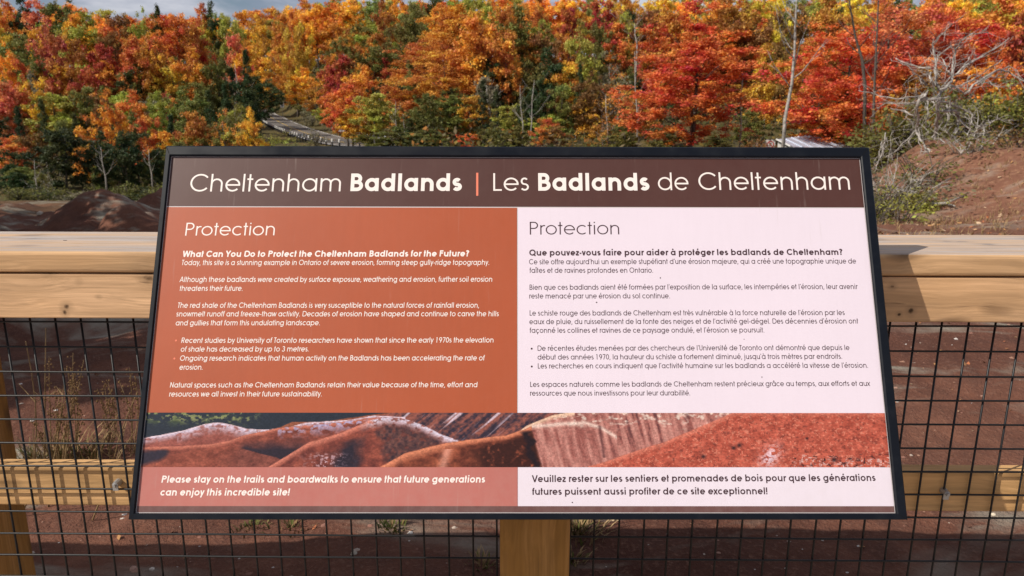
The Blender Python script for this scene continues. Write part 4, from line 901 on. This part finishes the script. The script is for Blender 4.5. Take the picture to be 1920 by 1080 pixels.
# tangled dead tree on the earth bank
def dead_tangle():
    d0 = 17.5; r = random.Random(11); b = MB(); L = [
        ([(600,1015),(632,900),(650,800),(660,640),(680,545)], .075, .055), ([(670,545),(640,430),(640,300),(620,180),(700,90),(770,20)], .05, .015), ([(685,535),(760,470),(775,330),(800,220),(860,140),(940,95),(1060,90)], .055, .012),
        ([(760,440),(900,330),(1060,240),(1220,130)], .045, .012), ([(870,570),(960,480),(1130,380),(1230,410),(1329,470)], .045, .02), ([(545,600),(640,615),(740,640),(860,690),(920,730),(915,800)], .045, .02),
        ([(575,560),(500,640),(505,760),(490,850),(540,950),(600,1020)], .045, .035), ([(575,600),(580,700),(560,850)], .035, .02), ([(700,700),(790,700),(820,760),(800,860),(800,940),(790,1060)], .055, .05),
        ([(830,770),(900,840),(980,960)], .035, .015), ([(800,920),(700,980),(610,1010)], .035, .03), ([(880,910),(1000,890),(1180,895)], .03, .012), ([(960,820),(1060,790),(1130,765),(1250,775)], .03, .012),
        ([(330,290),(450,340),(600,370)], .02, .03), ([(570,500),(510,430),(440,370)], .03, .012), ([(40,540),(140,560),(300,600),(450,590),(555,575)], .012, .03), ([(180,680),(260,640),(400,640),(560,610)], .012, .028),
        ([(290,680),(400,700),(465,740)], .015, .025), ([(730,650),(735,740),(705,880)], .03, .018), ([(430,1079),(440,920),(495,830)], .02, .025), ([(880,570),(760,500),(690,540)], .03, .04), ([(760,190),(660,280),(640,400)], .012, .025),
        ([(1160,300),(1040,380),(900,470),(760,520)], .012, .032), ([(1220,350),(1100,400),(960,500)], .01, .022), ([(1060,470),(1120,510),(1260,490)], .016, .01), ([(810,930),(860,990),(930,1030)], .03, .012), ([(800,950),(760,1020),(700,1060)], .025, .012),
        ([(820,960),(900,1000),(915,1040)], .022, .01), ([(890,910),(960,950),(1000,975)], .022, .01), ([(700,300),(720,350),(740,400)], .02, .02), ([(950,210),(900,290),(860,340)], .01, .018), ([(630,540),(600,400),(600,480)], .02, .02),
        ([(620,1020),(560,1100),(420,1180),(300,1290)], .03, .012), ([(640,1000),(660,1120),(600,1220),(590,1300)], .03, .015), ([(610,1015),(480,1040),(330,1120),(230,1260)], .028, .012), ([(250,870),(230,1000),(160,1180)], .02, .012), ([(270,900),(215,960),(200,1080)], .018, .01), ([(500,830),(360,980),(250,1060)], .022, .012)]
    base = None
    for P, ra, rb in L:
        n = len(P); W_ = []
        dd = d0+r.uniform(-.7, .7)
        for i, (zx, zy) in enumerate(P):
            px, py = 1600+zx/4.153, 40+zy/4.153; q = ray(px, py); q = q*((dd+.3*math.sin(i*1.3+ra*90))/q[1]); W_.append(q)
        C_ = catmull(np.array(W_), 5)
        if base is None: base = np.array([C_[0][0], C_[0][1], Hs(C_[0][0], C_[0][1])-.1]); C_ = np.vstack([base, C_])
        C_ = C_ - base + np.array([[.012*math.sin(k*2.1+ra*70), .02*math.cos(k*1.7), .012*math.sin(k*1.3+2)] for k in range(len(C_))])
        for cc_ in range(2):
            of = np.array([r.gauss(0, .10), r.gauss(0, .16), r.gauss(0, .10)]); K = len(C_)
            D_ = C_[1 if K > 4 else 0:]+np.array([of*math.sin(k*.5+cc_)+np.array([r.gauss(0, .012), 0, r.gauss(0, .012)]) for k in range(K-(1 if K > 4 else 0))])
            b.tube(D_, [max(.004, (ra+(rb-ra)*k/len(D_))*.25) for k in range(len(D_))], 4)
        m = len(C_); b.tube(C_, [(ra+(rb-ra)*k/(m-1))*.62 for k in range(m)], 6)
        for k in range(3, m-1, 2):
            for rep in range(2):
                o = Vector(C_[k]); a = Vector((r.uniform(-1, 1), r.uniform(-.6, .6), r.uniform(-.7, 1))).normalized(); l = r.uniform(.15, .62)
                c2 = a.cross(Vector((r.uniform(-1, 1), r.uniform(-1, 1), r.uniform(-1, 1)))).normalized()*l*.3
                rr_ = r.uniform(.0035, .0075)
                b.tube([o, o+a*l*.4+c2*.6, o+a*l*.75+c2, o+a*l], [rr_, rr_*.8, rr_*.5, rr_*.25], 4)
    root = thing('dead_tree', base, 'tangled grey dead tree with drooping bare branches on the earth bank', 'dead tree')
    b.obj('trunk', M_dead, root, True)
dead_tangle()

# bushes on the bank, at the road and on the slope's foot
BUSH = []
for i in range(4):
    r = np.random.default_rng(300+i); c = r.normal(size=(46, 3))*np.array([.24, .24, .17])+np.array([0, 0, .32]); c[:, 2] = np.abs(c[:, 2])
    BUSH.append(leaf_mesh('foliage', *leaves_from(c, .07, 22, .05, 300+i)))
def twig_mesh(seed):
    r = random.Random(seed); b = MB()
    for k in range(13):
        a = r.uniform(0, 6.28); l = r.uniform(.35, .75); s = r.uniform(.15, .6)
        b.tube([(0, 0, -.05), (math.cos(a)*s*l*.4, math.sin(a)*s*l*.4, l*.5), (math.cos(a)*s*l, math.sin(a)*s*l, l)], [.012, .008, .003], 4)
    return b.mesh('stems', M_bark, True)
TW = [twig_mesh(i) for i in range(3)]
def bush(px, d, w, h, c, label, i, name='bush', cat='bush', grp='bushes below the wood'):
    x = (px-960)/F_PX*d*cp; h *= .75 if px < 330 else 1; root = thing(name, (x, d, Hs(x, d)), label, cat, grp, i*1.7); root.scale = (w, w, h)
    link('stems', TW[i % 3], root); f = link('foliage', BUSH[i % 4], root); k = COLS[c][0]; f.color = (*k, .5)
for i, a in enumerate((
    (1690, 18.8, 2.2, 1.5, 'OL', 'olive bush under the drooping branches of the dead tree'), (1735, 12.2, .9, .5, 'YG', 'low yellow-flecked bush on the bank below the dead tree'), (1800, 19.5, 2.0, 1.5, 'OL', 'olive bush past the dead tree trunk'),
    (1856, 20, 2.4, 1.7, 'YG', 'yellow-green bush at the top of the earth bank'), (1905, 19, 2.0, 1.6, 'OL', 'dull olive bush at the far end of the earth bank'), (1655, 12, .8, .55, 'OL', 'small dull bush beside the sign edge on the bank'),
    (1660, 19.5, 2.0, 1.9, 'OL', 'leafy olive bush behind the hanging twigs beside the sign'), (1775, 22, 2.6, 2.2, 'OL', 'dark green bush behind the dead tree trunk'), (1830, 24, 2.6, 2.0, 'YO', 'golden bush behind the dead tree branches'), (1710, 23, 2.4, 1.7, 'RU', 'rust-coloured bush behind the dead tree'),
    (15, 30, 1.8, 1.1, 'OL', 'green bush on the valley floor behind the first red hump'), (45, 36, 2.2, 1.5, 'DG', 'dark bush beside the pale sapling stem'), (140, 36, 2.4, 1.0, 'GY', 'greyish scrub between the saplings and the red hump'), (165, 38, 2.0, 1.3, 'OL', 'olive scrub behind the peak of the red hump'),
    (225, 37, 1.8, 1.7, 'OL', 'green scrub just past the red peak'), (270, 36, 2.0, 1.3, 'DG', 'dark scrub next to the sign corner'), (300, 35, 2.2, 2.0, 'OL', 'olive scrub touching the sign corner'), (95, 39, 2.4, 1.3, 'OL', 'green scrub at the base of the dark conifer'),
    (560, 60, 3.0, 1.5, 'OL', 'olive bush growing before the white-capped guardrail'), (500, 68, 3.4, 2.2, 'YG', 'yellow-green bush at the far end of the guardrail'), (455, 66, 3.4, 2.4, 'OL', 'olive bush below the guardrail end'), (590, 64, 1.6, 2.3, 'GY', 'thin grey bush standing before the road'),
    (640, 96, 4, 2.5, 'GY', 'dry scrub on the verge beyond the road'), (585, 122, 5, 3, 'GY', 'straw-coloured scrub on the road cutting'), (680, 84, 4, 2.6, 'OL', 'green scrub beyond the bright guardrail'), (1240, 36, 2.2, 1.3, 'OL', 'green scrub under the big maple'), (1345, 37, 2.2, 1.2, 'OL', 'scrub past the trunk of the big maple'),
    (1410, 34, 2.4, 1.5, 'BR', 'reddish scrub behind the small prohibition sign'), (1500, 38, 2.6, 1.6, 'DG', 'dark scrub behind the pale shed'), (1120, 42, 2.6, 1.5, 'OL', 'olive scrub in the rust-coloured thicket'), (1030, 44, 2.6, 1.3, 'GY', 'dry scrub below the orange sapling'), (930, 46, 3, 1.6, 'OL', 'olive scrub above the coral bar'), (840, 47, 3, 1.5, 'OL', 'olive scrub over the word Badlands'))):
    bush(*a, i)

for i, (px, d, w, h, c, lb) in enumerate(((1650, 10.2, .9, .75, 'OL', 'dry grey bramble touching the sign edge'), (1668, 12.5, 1.2, 1.15, 'GY', 'tall grey bramble behind the sign edge'), (1692, 11.4, 1.1, .95, 'YG', 'bramble with yellow-green leaves under the hanging twigs'),
    (1715, 12.8, 1.3, 1.0, 'GY', 'straw-grey bramble under the dead tree'), (1745, 13.6, 1.3, .95, 'OL', 'olive bramble at the foot of the dead trunk'), (1820, 14.6, 1.4, .8, 'OL', 'low olive bramble on the upper bank'), (1908, 14.6, 1.2, .7, 'BR', 'brown bramble at the top of the bank'))):
    x = (px-960)/F_PX*d*cp; root = thing('bramble', (x, d, Hs(x, d)-.05), lb, 'bramble', 'brambles on the earth bank', i*2.1); root.scale = (w, w, h)
    r = random.Random(500+i); b = MB()
    for k in range(22):
        a = r.uniform(0, 6.28); l = r.uniform(.5, 1.15); sd = r.uniform(.25, .8); q0 = Vector((r.uniform(-.2, .2), r.uniform(-.2, .2), 0)); dr = r.uniform(.1, .55)
        P = [q0+Vector((math.cos(a+.5*u)*sd*l*u, math.sin(a+.5*u)*sd*l*u, l*u*1.25-dr*l*u*u*1.6)) for u in (0, .25, .5, .75, 1)]; b.tube(P, [.009, .008, .006, .004, .002], 4)
        b.tube([P[2], P[2]+Vector((r.uniform(-.2, .2), r.uniform(-.2, .2), r.uniform(0, .25)))], [.005, .002], 3)
    b.obj('stems', M_dead if i % 2 else M_bark, root)
    rg = np.random.default_rng(510+i); c_ = rg.normal(size=(60, 3))*np.array([.3, .3, .16])+np.array([0, 0, .34]); c_[:, 2] = np.abs(c_[:, 2])
    f = link('foliage', leaf_mesh('foliage', *leaves_from(c_, .06, 7, .05, 520+i)), root); f.color = (*COLS[c][0], .5)

# leaf-covered undergrowth: uncountable
def undergrowth():
    r = np.random.default_rng(77); n = 9000; y = 36+r.random(n)**.9*150; x = (r.random(n)*1.64-.82)*y
    d, _ = road_near(x, y); a_ = x/y; k = (d > 7.5) & ~((a_ > .42) & (y < 30)) & ~((a_ < -.16) & (a_ > -.42) & (y < 78)) & ~((a_ < -.40) & (y < 58)); x, y = x[k], y[k]
    z = H(x, y, False); h = r.random(len(x))
    c = np.stack([x, y, z+.2+(.5+1.6*fbm(x*.12, y*.12, 6)**2*2)*h], 1); q, var = leaves_from(c, .50, 9, 1.0, 5, .6)
    cc = np.repeat(c, 9, 0); mid = q.reshape(-1, 4, 3).mean(1); q = ((q.reshape(-1, 4, 3)-mid[:, None])*(.13+.0028*cc[:, 1])[:, None, None]+mid[:, None]).reshape(-1, 3)
    pal = np.array([(.10, .095, .03), (.06, .07, .025), (.20, .14, .035), (.30, .13, .03), (.13, .11, .06), (.22, .17, .09)])
    ci = pal[np.repeat(r.integers(0, 6, len(x)), 9)]*(.5+.8*r.random((len(x)*9, 1)))
    m = attr_mat('undergrowth', 'tint', .7, .15, .25); me = leaf_mesh('undergrowth', q, var, m)
    a = me.attributes.new('tint', 'FLOAT_COLOR', 'FACE'); a.data.foreach_set('color', np.concatenate([ci, np.ones((len(ci), 1))], 1).astype(np.float32).ravel())
    o = link('undergrowth', me); o['kind'] = 'stuff'
undergrowth()

# ------------------------------------------------------------------ roadside: guardrails, signs, shed
def arcpts(off, y0, y1, step):
    P = [roadpt(i, off) for i in range(len(RC))]; P = np.array([p for p in P if y0-12 <= p[1] <= y1+12]); s = np.concatenate([[0], np.cumsum(np.linalg.norm(np.diff(P, axis=0), axis=1))])
    u = np.arange(0, s[-1], step); Q = np.stack([np.interp(u, s, P[:, k]) for k in range(3)], 1); return Q[(Q[:, 1] >= y0) & (Q[:, 1] <= y1)]
M_wp = mat('post_paint', (.78, .76, .72), .5); M_tar = mat('dark_post', (.03, .028, .027), .8)
Q = arcpts(-3.1, 62, 150, 1.9)
g = thing('guardrail', Q[0], 'guardrail of white capped posts with dark cable on the near side of the road', 'guardrail')
b = MB(); b.tube([q-Q[0]+np.array([0, 0, .36]) for q in Q], .04, 6); b.tube([q-Q[0]+np.array([0, 0, .52]) for q in Q], .03, 6); b.obj('cable_rail', M_tar, g)
for q in Q:
    p = q-Q[0]; b = MB(); b.tube([p+np.array([0, 0, -.5]), p+np.array([0, 0, .40])], .08, 8); po = b.obj('post', M_tar, g)
    b = MB(); b.tube([p+np.array([0, 0, .38]), p+np.array([0, 0, .64]), p+np.array([0, 0, .67])], [.085, .085, .06], 8); b.obj('cap', M_wp, po)
Q = arcpts(3.1, 73, 99, 1.9)
g = thing('guardrail', Q[0], 'bright steel beam guardrail along the far side of the road', 'guardrail')
b = MB(); T_ = []
for q in Q: T_.append(q-Q[0])
prof = [(0, .50), (.05, .55), (.05, .62), (.0, .66), (.05, .70), (.05, .77), (0, .82)]
dirv = (Q[-1]-Q[0])[:2]; dirv /= np.linalg.norm(dirv); nv = np.array([-dirv[1], dirv[0]])
v = [(p[0]+nv[0]*a, p[1]+nv[1]*a, p[2]+z) for p in T_ for a, z in prof]; k = len(prof)
f = [(i*k+j, (i+1)*k+j, (i+1)*k+j+1, i*k+j+1) for i in range(len(T_)-1) for j in range(k-1)]
b.add(v, f); b.obj('rail_beam', mat('bright_steel', (.62, .62, .62), .4, .5, .35), g)
for p in T_[::2]:
    b = MB(); b.box(p[0]-.07-nv[0]*.12, p[0]+.07-nv[0]*.12, p[1]-.07, p[1]+.07, p[2]-.5, p[2]+.76); b.obj('post', M_woodz, g)
def plate(px, py, d, w, h, name, label, kind):
    q = ray(px, py); q = q*(d/q[1]); zg = Hs(q[0], d)-.1
    g = thing(name, (q[0], d, zg), label, 'road sign'); z = q[2]-zg
    b = MB(); b.rbox(2, 0, z+h/2, rprof(-.03, .03, .012, .05, .004)); b.obj('post', M_steel, g)
    pr = rprof(-w/2, w/2, z-h/2, z+h/2, .04); n = len(pr); b = MB(); b.add([(x, 0, y) for x, y in pr]+[(x, .01, y) for x, y in pr], [tuple(range(n)), tuple(range(n, 2*n))[::-1]]+[(i, n+i, n+(i+1) % n, (i+1) % n) for i in range(n)])
    b.obj('face', M_white, g)
    if kind == 'no':
        R_ = w*.38; b = MB(); o = [(R_*math.cos(t), -.004, z+R_*math.sin(t)) for t in np.linspace(0, 6.2832, 25)[:-1]]; i_ = [(p[0]*.74, -.004, z+(p[2]-z)*.74) for p in o]
        b.add(o+i_, [(j, (j+1) % 24, 24+(j+1) % 24, 24+j) for j in range(24)]); a = .7071; t = R_*.13; L = R_*.8
        b.add([(-L*a-t*a, -.006, z+L*a-t*a), (-L*a+t*a, -.006, z+L*a+t*a), (L*a+t*a, -.006, z-L*a+t*a), (L*a-t*a, -.006, z-L*a-t*a)], [(0, 1, 2, 3)]); b.obj('prohibition_ring', mat('sign_red', (.45, .03, .03), .5), g)
        b = MB(); b.box(-R_*.22, -R_*.06, -.003, -.001, z-R_*.5, z+R_*.5); b.box(-R_*.06, R_*.25, -.003, -.001, z+R_*.34, z+R_*.5); b.box(R_*.15, R_*.3, -.003, -.001, z+R_*.05, z+R_*.34); b.box(-R_*.06, R_*.25, -.003, -.001, z-.02, z+R_*.08); b.obj('symbol', mat('sign_black', (.02, .02, .02), .5), g)
    else:
        b = MB(); b.box(-w*.18, w*.18, -.004, -.001, z-h*.28, z+h*.1); b.box(-w*.3, w*.3, -.004, -.001, z+h*.2, z+h*.32); b.obj('symbol', mat('sign_black', (.02, .02, .02), .5), g)
plate(1444.5, 271, 38, .50, .50, 'prohibition_sign', 'small white square sign with a red prohibition ring just above the information sign', 'no')
plate(529, 196.5, 140, .72, 1.02, 'road_sign', 'small white rectangular road sign standing before the dark trees by the road', 'r')
def shed():
    d = 30; L = ray(1510, 262); L = L*(d/L[1]); R_ = ray(1604, 248); R_ = R_*((d+3.5)/R_[1]); zg = min(Hs(L[0], d), Hs(R_[0], d+3))-.2
    ex = (R_-L)[:2]; ln = np.linalg.norm(ex); ex /= ln; ang = math.atan2(ex[1], ex[0]); base = np.array([L[0], L[1], zg]); z0 = L[2]-zg; z1 = R_[2]-zg
    g = thing('shed', base, 'low pale shed with a sloping metal roof peeping over the sign frame', 'shed', None, ang)
    b = MB(); dep = 2.4; e = z0-.55
    # roof slopes down towards the viewer, ridge rising along its length
    v = [(-.1, -.7, e-.25), (ln+.1, -.7, e+.15), (ln+.1, dep*.5, z1), (-.1, dep*.5, z0)]
    b.add(v+[(x, y, z-.05) for x, y, z in v], [(0, 1, 2, 3), (7, 6, 5, 4), (0, 4, 5, 1), (1, 5, 6, 2), (2, 6, 7, 3), (3, 7, 4, 0)]); 
    for k in range(9):
        u = k/8; p0 = (-.1+(ln+.2)*u, -.7, e-.25+.40*u+.012); p1 = (p0[0], dep*.5, z0+(z1-z0)*u+.012); b.tube([p0, p1], .018, 4)
    b.obj('roof', mat('sheet_roof', (.55, .60, .70), .32, .5, .25), g)
    b = MB(); b.add([(0, -.5, 0), (ln, -.5, 0), (ln, dep*.5, 0), (0, dep*.5, 0), (0, -.5, e-.3), (ln, -.5, e), (ln, dep*.5-.02, z1-.08), (0, dep*.5-.02, z0-.08)], [(0, 3, 2, 1), (0, 1, 5, 4), (1, 2, 6, 5), (2, 3, 7, 6), (3, 0, 4, 7)]); b.obj('wall', mat('shed_wall', (.50, .48, .44), .7), g)
    b = MB(); b.tube([(-.13, -.72, e-.27), (-.13, dep*.5, z0+.01)], .035, 4); b.obj('gutter', M_white, g)
shed()

# ------------------------------------------------------------------ near ground: stones, litter, weeds
def scatter(n, seed, xr, yr, f):
    r = np.random.default_rng(seed); x = r.uniform(*xr, n); y = r.uniform(*yr, n); k = f(x, y, r); return x[k], y[k], r
def stones():
    x, y, r = scatter(2600, 5, (-3.5, 3.5), (1.35, 5.0), lambda x, y, r: (np.abs(x) < .85*y) & (r.random(len(x)) < .25+.75*fbm(x*1.5, y*1.5, 4)**2*2))
    z = H(x, y); b = MB(); cols = []
    pal = [(.42, .34, .28), (.50, .45, .40), (.30, .17, .12), (.34, .20, .15), (.55, .50, .46), (.24, .12, .09)]
    for i in range(len(x)):
        s = .0025+.008*r.random()**4*(1+y[i]*.2); v = []
        for th, zz in ((0, .7),)+tuple((k*1.257+r.random()*.5, 0.15) for k in range(5)):
            rr_ = (s*(.7+.6*r.random()) if zz < .5 else s*.25); v.append((x[i]+math.cos(th)*rr_*1.2, y[i]+math.sin(th)*rr_, z[i]+s*(zz-.2)))
        b.add(v, [(0, 1+k, 1+(k+1) % 5) for k in range(5)]); cols += [pal[r.integers(0, 6)]]*5
    me = b.mesh('gravel', attr_mat('stone', 'tint', .9)); a = me.attributes.new('tint', 'FLOAT_COLOR', 'FACE')
    a.data.foreach_set('color', np.concatenate([np.array(cols), np.ones((len(cols), 1))], 1).astype(np.float32).ravel()); o = link('gravel', me); o['kind'] = 'stuff'
stones()
def litter():
    x1, y1, r = scatter(900, 8, (-3.5, 3.5), (1.4, 5.5), lambda x, y, r: (np.abs(x) < .85*y) & (r.random(len(x)) < fbm(x*1.2, y*1.2, 44)**1.5*1.5))
    x2, y2, r = scatter(5200, 9, (3.5, 14), (7, 17), lambda x, y, r: (x > .36*y) & (r.random(len(x)) < .9*fbm(x*.8, y*.8, 14)+.1))
    x = np.r_[x1, x2]; y = np.r_[y1, y2]; s = np.r_[np.full(len(x1), .014), np.full(len(x2), .042)]*(.5+r.random(len(x)))
    z = H(x, y)+s*.22; c = np.stack([x, y, z], 1); q, var = leaves_from(c, 0.0, 1, 1.0, 3, 1, 1.6)
    q = (q.reshape(-1, 4, 3)-c[:, None])*s[:, None, None]+c[:, None]
    pal = np.array([(.40, .21, .09), (.50, .30, .16), (.22, .10, .05), (.55, .38, .24), (.36, .13, .06)]); ci = pal[r.integers(0, 5, len(x))]
    me = leaf_mesh('leaf_litter', q.reshape(-1, 3), var, attr_mat('litter', 'tint', .8)); a = me.attributes.new('tint', 'FLOAT_COLOR', 'FACE')
    a.data.foreach_set('color', np.concatenate([ci, np.ones((len(ci), 1))], 1).astype(np.float32).ravel()); o = link('leaf_litter', me); o['kind'] = 'stuff'
M_straw = bark_mat('straw', (.16, .10, .045), (.36, .25, .13), (20, 20, 20)); M_green = bark_mat('grass', (.05, .065, .018), (.15, .15, .045), (20, 20, 20)); M_seed = bark_mat('seed_head', (.13, .075, .035), (.28, .17, .08), (60, 60, 60))
litter()
def blades(b, x, y, n, hgt, spread, r, wid=.004):
    for _ in range(n):
        a = r.uniform(0, 6.28); o = r.uniform(0, spread); h = hgt*r.uniform(.45, 1.1); px, py = x+math.cos(a)*o, y+math.sin(a)*o
        a2 = a+r.uniform(-.8, .8); l = h*r.uniform(.2, .75); w = wid*r.uniform(.5, 1)
        P = [Vector((px+math.cos(a2)*l*u*u, py+math.sin(a2)*l*u*u, -.01+h*u*(1-.25*u))) for u in (0, .4, .75, 1)]
        sd = Vector((-math.sin(a2), math.cos(a2), 0))*w
        v = []
        for p, k in zip(P, (1, .85, .55, .08)): v += [p-sd*k, p+sd*k]
        b.add(v, [(0, 1, 3, 2), (2, 3, 5, 4), (4, 5, 7, 6)])
def grass_tuft(px, py, hgt, spread, n, label, seed, gn=.5):
    d = ray(px, py); k = 1.0
    for _ in range(60):
        p = d*k; g_ = Hs(p[0], p[1]); k *= 1+.5*(p[2]-g_)/max(.3, abs(p[2])) if p[2] > g_ else .995
    p = d*k; g = thing('grass_tuft', (p[0], p[1], Hs(p[0], p[1])), label, 'grass', 'tufts of grass behind the wire mesh'); r = random.Random(seed)
    b = MB(); blades(b, 0, 0, int(n*(1-gn)), hgt, spread, r); b.obj('dry_blades', M_straw, g); b = MB(); blades(b, 0, 0, int(n*gn), hgt*.7, spread*.8, r, .005); b.obj('green_blades', M_green, g); return g
for i, a in enumerate(((115, 862, .17, .16, 170, 'green and straw tuft at the base of the tall dry weeds'), (60, 866, .12, .12, 80, 'small dry tuft beside the shaded fence post'), (175, 862, .14, .13, 90, 'spreading tuft beneath the two slanting dry stalks'),
    (475, 988, .05, .07, 70, 'low mossy tuft under the bottom edge of the sign'), (545, 988, .07, .10, 60, 'straw-coloured tuft under the bottom edge of the sign'), (735, 990, .06, .06, 90, 'bright green tuft under the sign near its post'),
    (1085, 1000, .11, .09, 120, 'matted straw tuft against the sign post'), (1075, 1050, .07, .05, 60, 'dark weedy tuft at the foot of the sign post'), (905, 1062, .06, .05, 40, 'shaded weedy tuft on the other side of the sign post'))):
    grass_tuft(*a, 40+i, .75 if 'green tuft' in a[5] or 'mossy' in a[5] else .35)
def bank_straw():
    x, y, r = scatter(2600, 19, (3.4, 13), (7, 15.5), lambda x, y, r: (x > .40*y) & (x < .80*y) & (r.random(len(x)) < fbm(x*.9, y*.9, 91)**2*2.6)); z = H(x, y); b = MB(); rr_ = random.Random(4)
    for i in range(len(x)):
        n0 = len(b.v); blades(b, x[i], y[i], 3, .16, .06, rr_, .006)
        for k in range(n0, len(b.v)): b.v[k] = (b.v[k][0], b.v[k][1], b.v[k][2]+z[i])
    o = b.obj('dry_grass', M_straw); o['kind'] = 'stuff'
bank_straw()
def weed(px0, py0, px1, py1, d, label, seed, heads=True, n=5, th=.0028):
    r = random.Random(seed); p0 = ray(px0, py0); p0 = p0*(d/p0[1]); gz = Hs(p0[0], d); p1 = ray(px1, py1); p1 = p1*(d/p1[1])
    base = Vector((p0[0], d, gz)); top = Vector(p1)-base; g = thing('dry_weed', base, label, 'weed', 'dry weeds behind the wire mesh'); b = MB(); sd = MB()
    for k in range(n):
        t = top*(1 if k == 0 else r.uniform(.45, .95))+Vector((r.uniform(-.09, .09), r.uniform(-.09, .09), 0))*(k > 0)
        bow = Vector((r.uniform(-.03, .03), r.uniform(-.03, .03), 0)); P = [t*u+bow*math.sin(u*3.14) for u in (0, .2, .4, .6, .8, 1)]; P[0] = Vector((r.uniform(-.02, .02), r.uniform(-.02, .02), -.02))
        b.tube(P, [th*(1-.6*u) for u in (0, .2, .4, .6, .8, 1)], 5)
        if heads:
            for s in range(34):
                u = r.uniform(.45, 1); j = u*5; i = min(int(j), 4); q = P[i].lerp(P[i+1], j-i)+Vector((r.gauss(0, .008), r.gauss(0, .008), r.gauss(0, .008))); e = r.uniform(.0022, .005)
                sd.add([q+Vector((e, 0, 0)), q+Vector((-e, 0, 0)), q+Vector((0, e, 0)), q+Vector((0, -e, 0)), q+Vector((0, 0, e*1.4)), q+Vector((0, 0, -e*1.4))], [(0, 2, 4), (2, 1, 4), (1, 3, 4), (3, 0, 4), (2, 0, 5), (1, 2, 5), (3, 1, 5), (0, 3, 5)])
        else:
            for s in range(2):
                q = P[r.randrange(2, 5)]; a = Vector((r.uniform(-1, 1), r.uniform(-.5, .5), r.uniform(.4, 1)))*.07; b.tube([q, q+a*.6, q+a], [th*.5, th*.4, th*.2], 4)
    b.obj('stalks', M_straw, g)
    if heads: sd.obj('seed_heads', M_seed, g)
for i, a in enumerate(((95, 855, 92, 668, 2.70, 'tall brown dry weed full of seed heads'), (110, 858, 137, 662, 2.62, 'second tall seedy weed in the tall clump'), (140, 858, 125, 690, 2.75, 'shorter seedy weed inside the tall clump'), (205, 850, 202, 715, 2.8, 'single seedy stalk by the sign edge'), (245, 840, 243, 690, 2.8, 'seedy weed half hidden by the sign edge'))):
    weed(*a, 60+i)
for i, a in enumerate(((35, 790, 48, 640, 2.5, 'straight tan stalk rising above the other weeds'), (55, 760, 86, 615, 2.45, 'pale forked stalk with a white tip'), (48, 758, 122, 690, 2.4, 'pale stalk leaning across the seedy clump'), (195, 845, 258, 735, 2.45, 'long pale stalk slanting up to the sign edge'), (178, 830, 222, 776, 2.5, 'short pale stalk slanting beside the long one'), (155, 834, 254, 806, 2.3, 'nearly flat straw stalk pointing at the sign edge'), (25, 825, 62, 805, 2.35, 'bent pale twig beside the fence post'))):
    weed(*a, 80+i, False, 1, .0034)
def stick():
    P = []
    for px, py in ((1690, 386), (1715, 389), (1745, 389), (1772, 387), (1790, 392)):
        d = ray(px, py); k = 8.0
        for _ in range(80):
            p = d*k; k += .08 if p[2] > Hs(p[0], p[1]) else -.04
        P.append(d*k+np.array([0, 0, .05]))
    b = MB(); b.tube([p-P[0] for p in P], [.03, .04, .035, .03, .012], 6); b.tube([P[3]-P[0], P[3]-P[0]+np.array([.35, .1, .12])], [.02, .006], 5)
    root = thing('fallen_branch', P[0], 'pale fallen branch lying on the reddish earth bank', 'branch'); b.obj('branch', M_dead, root, True)
stick()
for i, (px, py, s, lb) in enumerate(((1155, 977, .014, 'square yellowish stone under the sign past its post'), (770, 1001, .011, 'white stone in the gravel below the sign'), (250, 1068, .015, 'round pinkish stone near the fence post'), (285, 1069, .011, 'pale stone beside the round pinkish stone'), (665, 1040, .013, 'grey stone on the shaded soil below the sign'), (75, 404, .10, 'pale boulder between the saplings and the rail'), (1862, 967, .011, 'flat cream stone below the lower rail'))):
    d = ray(px, py); k = .8 if py > 500 else 6
    for _ in range(400):
        p = d*k
        if p[2] <= Hs(p[0], p[1]): break
        k += .01 if py > 500 else .05
    r = random.Random(i); b = MB(); v = []
    for th in range(6):
        for zz, q in ((0, 1), (.55, .85)): v.append((math.cos(th*1.047)*s*q*r.uniform(.75, 1.1), math.sin(th*1.047)*s*q*r.uniform(.6, .9), s*zz*r.uniform(.8, 1.2)-s*.15))
    v += [(0, 0, s*.75)]; b.add(v, [(2*j, (2*j+2) % 12, (2*j+3) % 12, 2*j+1) for j in range(6)]+[(2*j+1, (2*j+3) % 12, 12) for j in range(6)])
    o = b.obj('stone', mat('stone_face', ((.52, .40, .25), (.55, .52, .48), (.42, .26, .20), (.52, .46, .40), (.36, .32, .26), (.5, .42, .34), (.6, .52, .4))[i], .9), None); o.location = (p[0], p[1], Hs(p[0], p[1])); tag(o, lb, 'stone', 'stones on the shale')
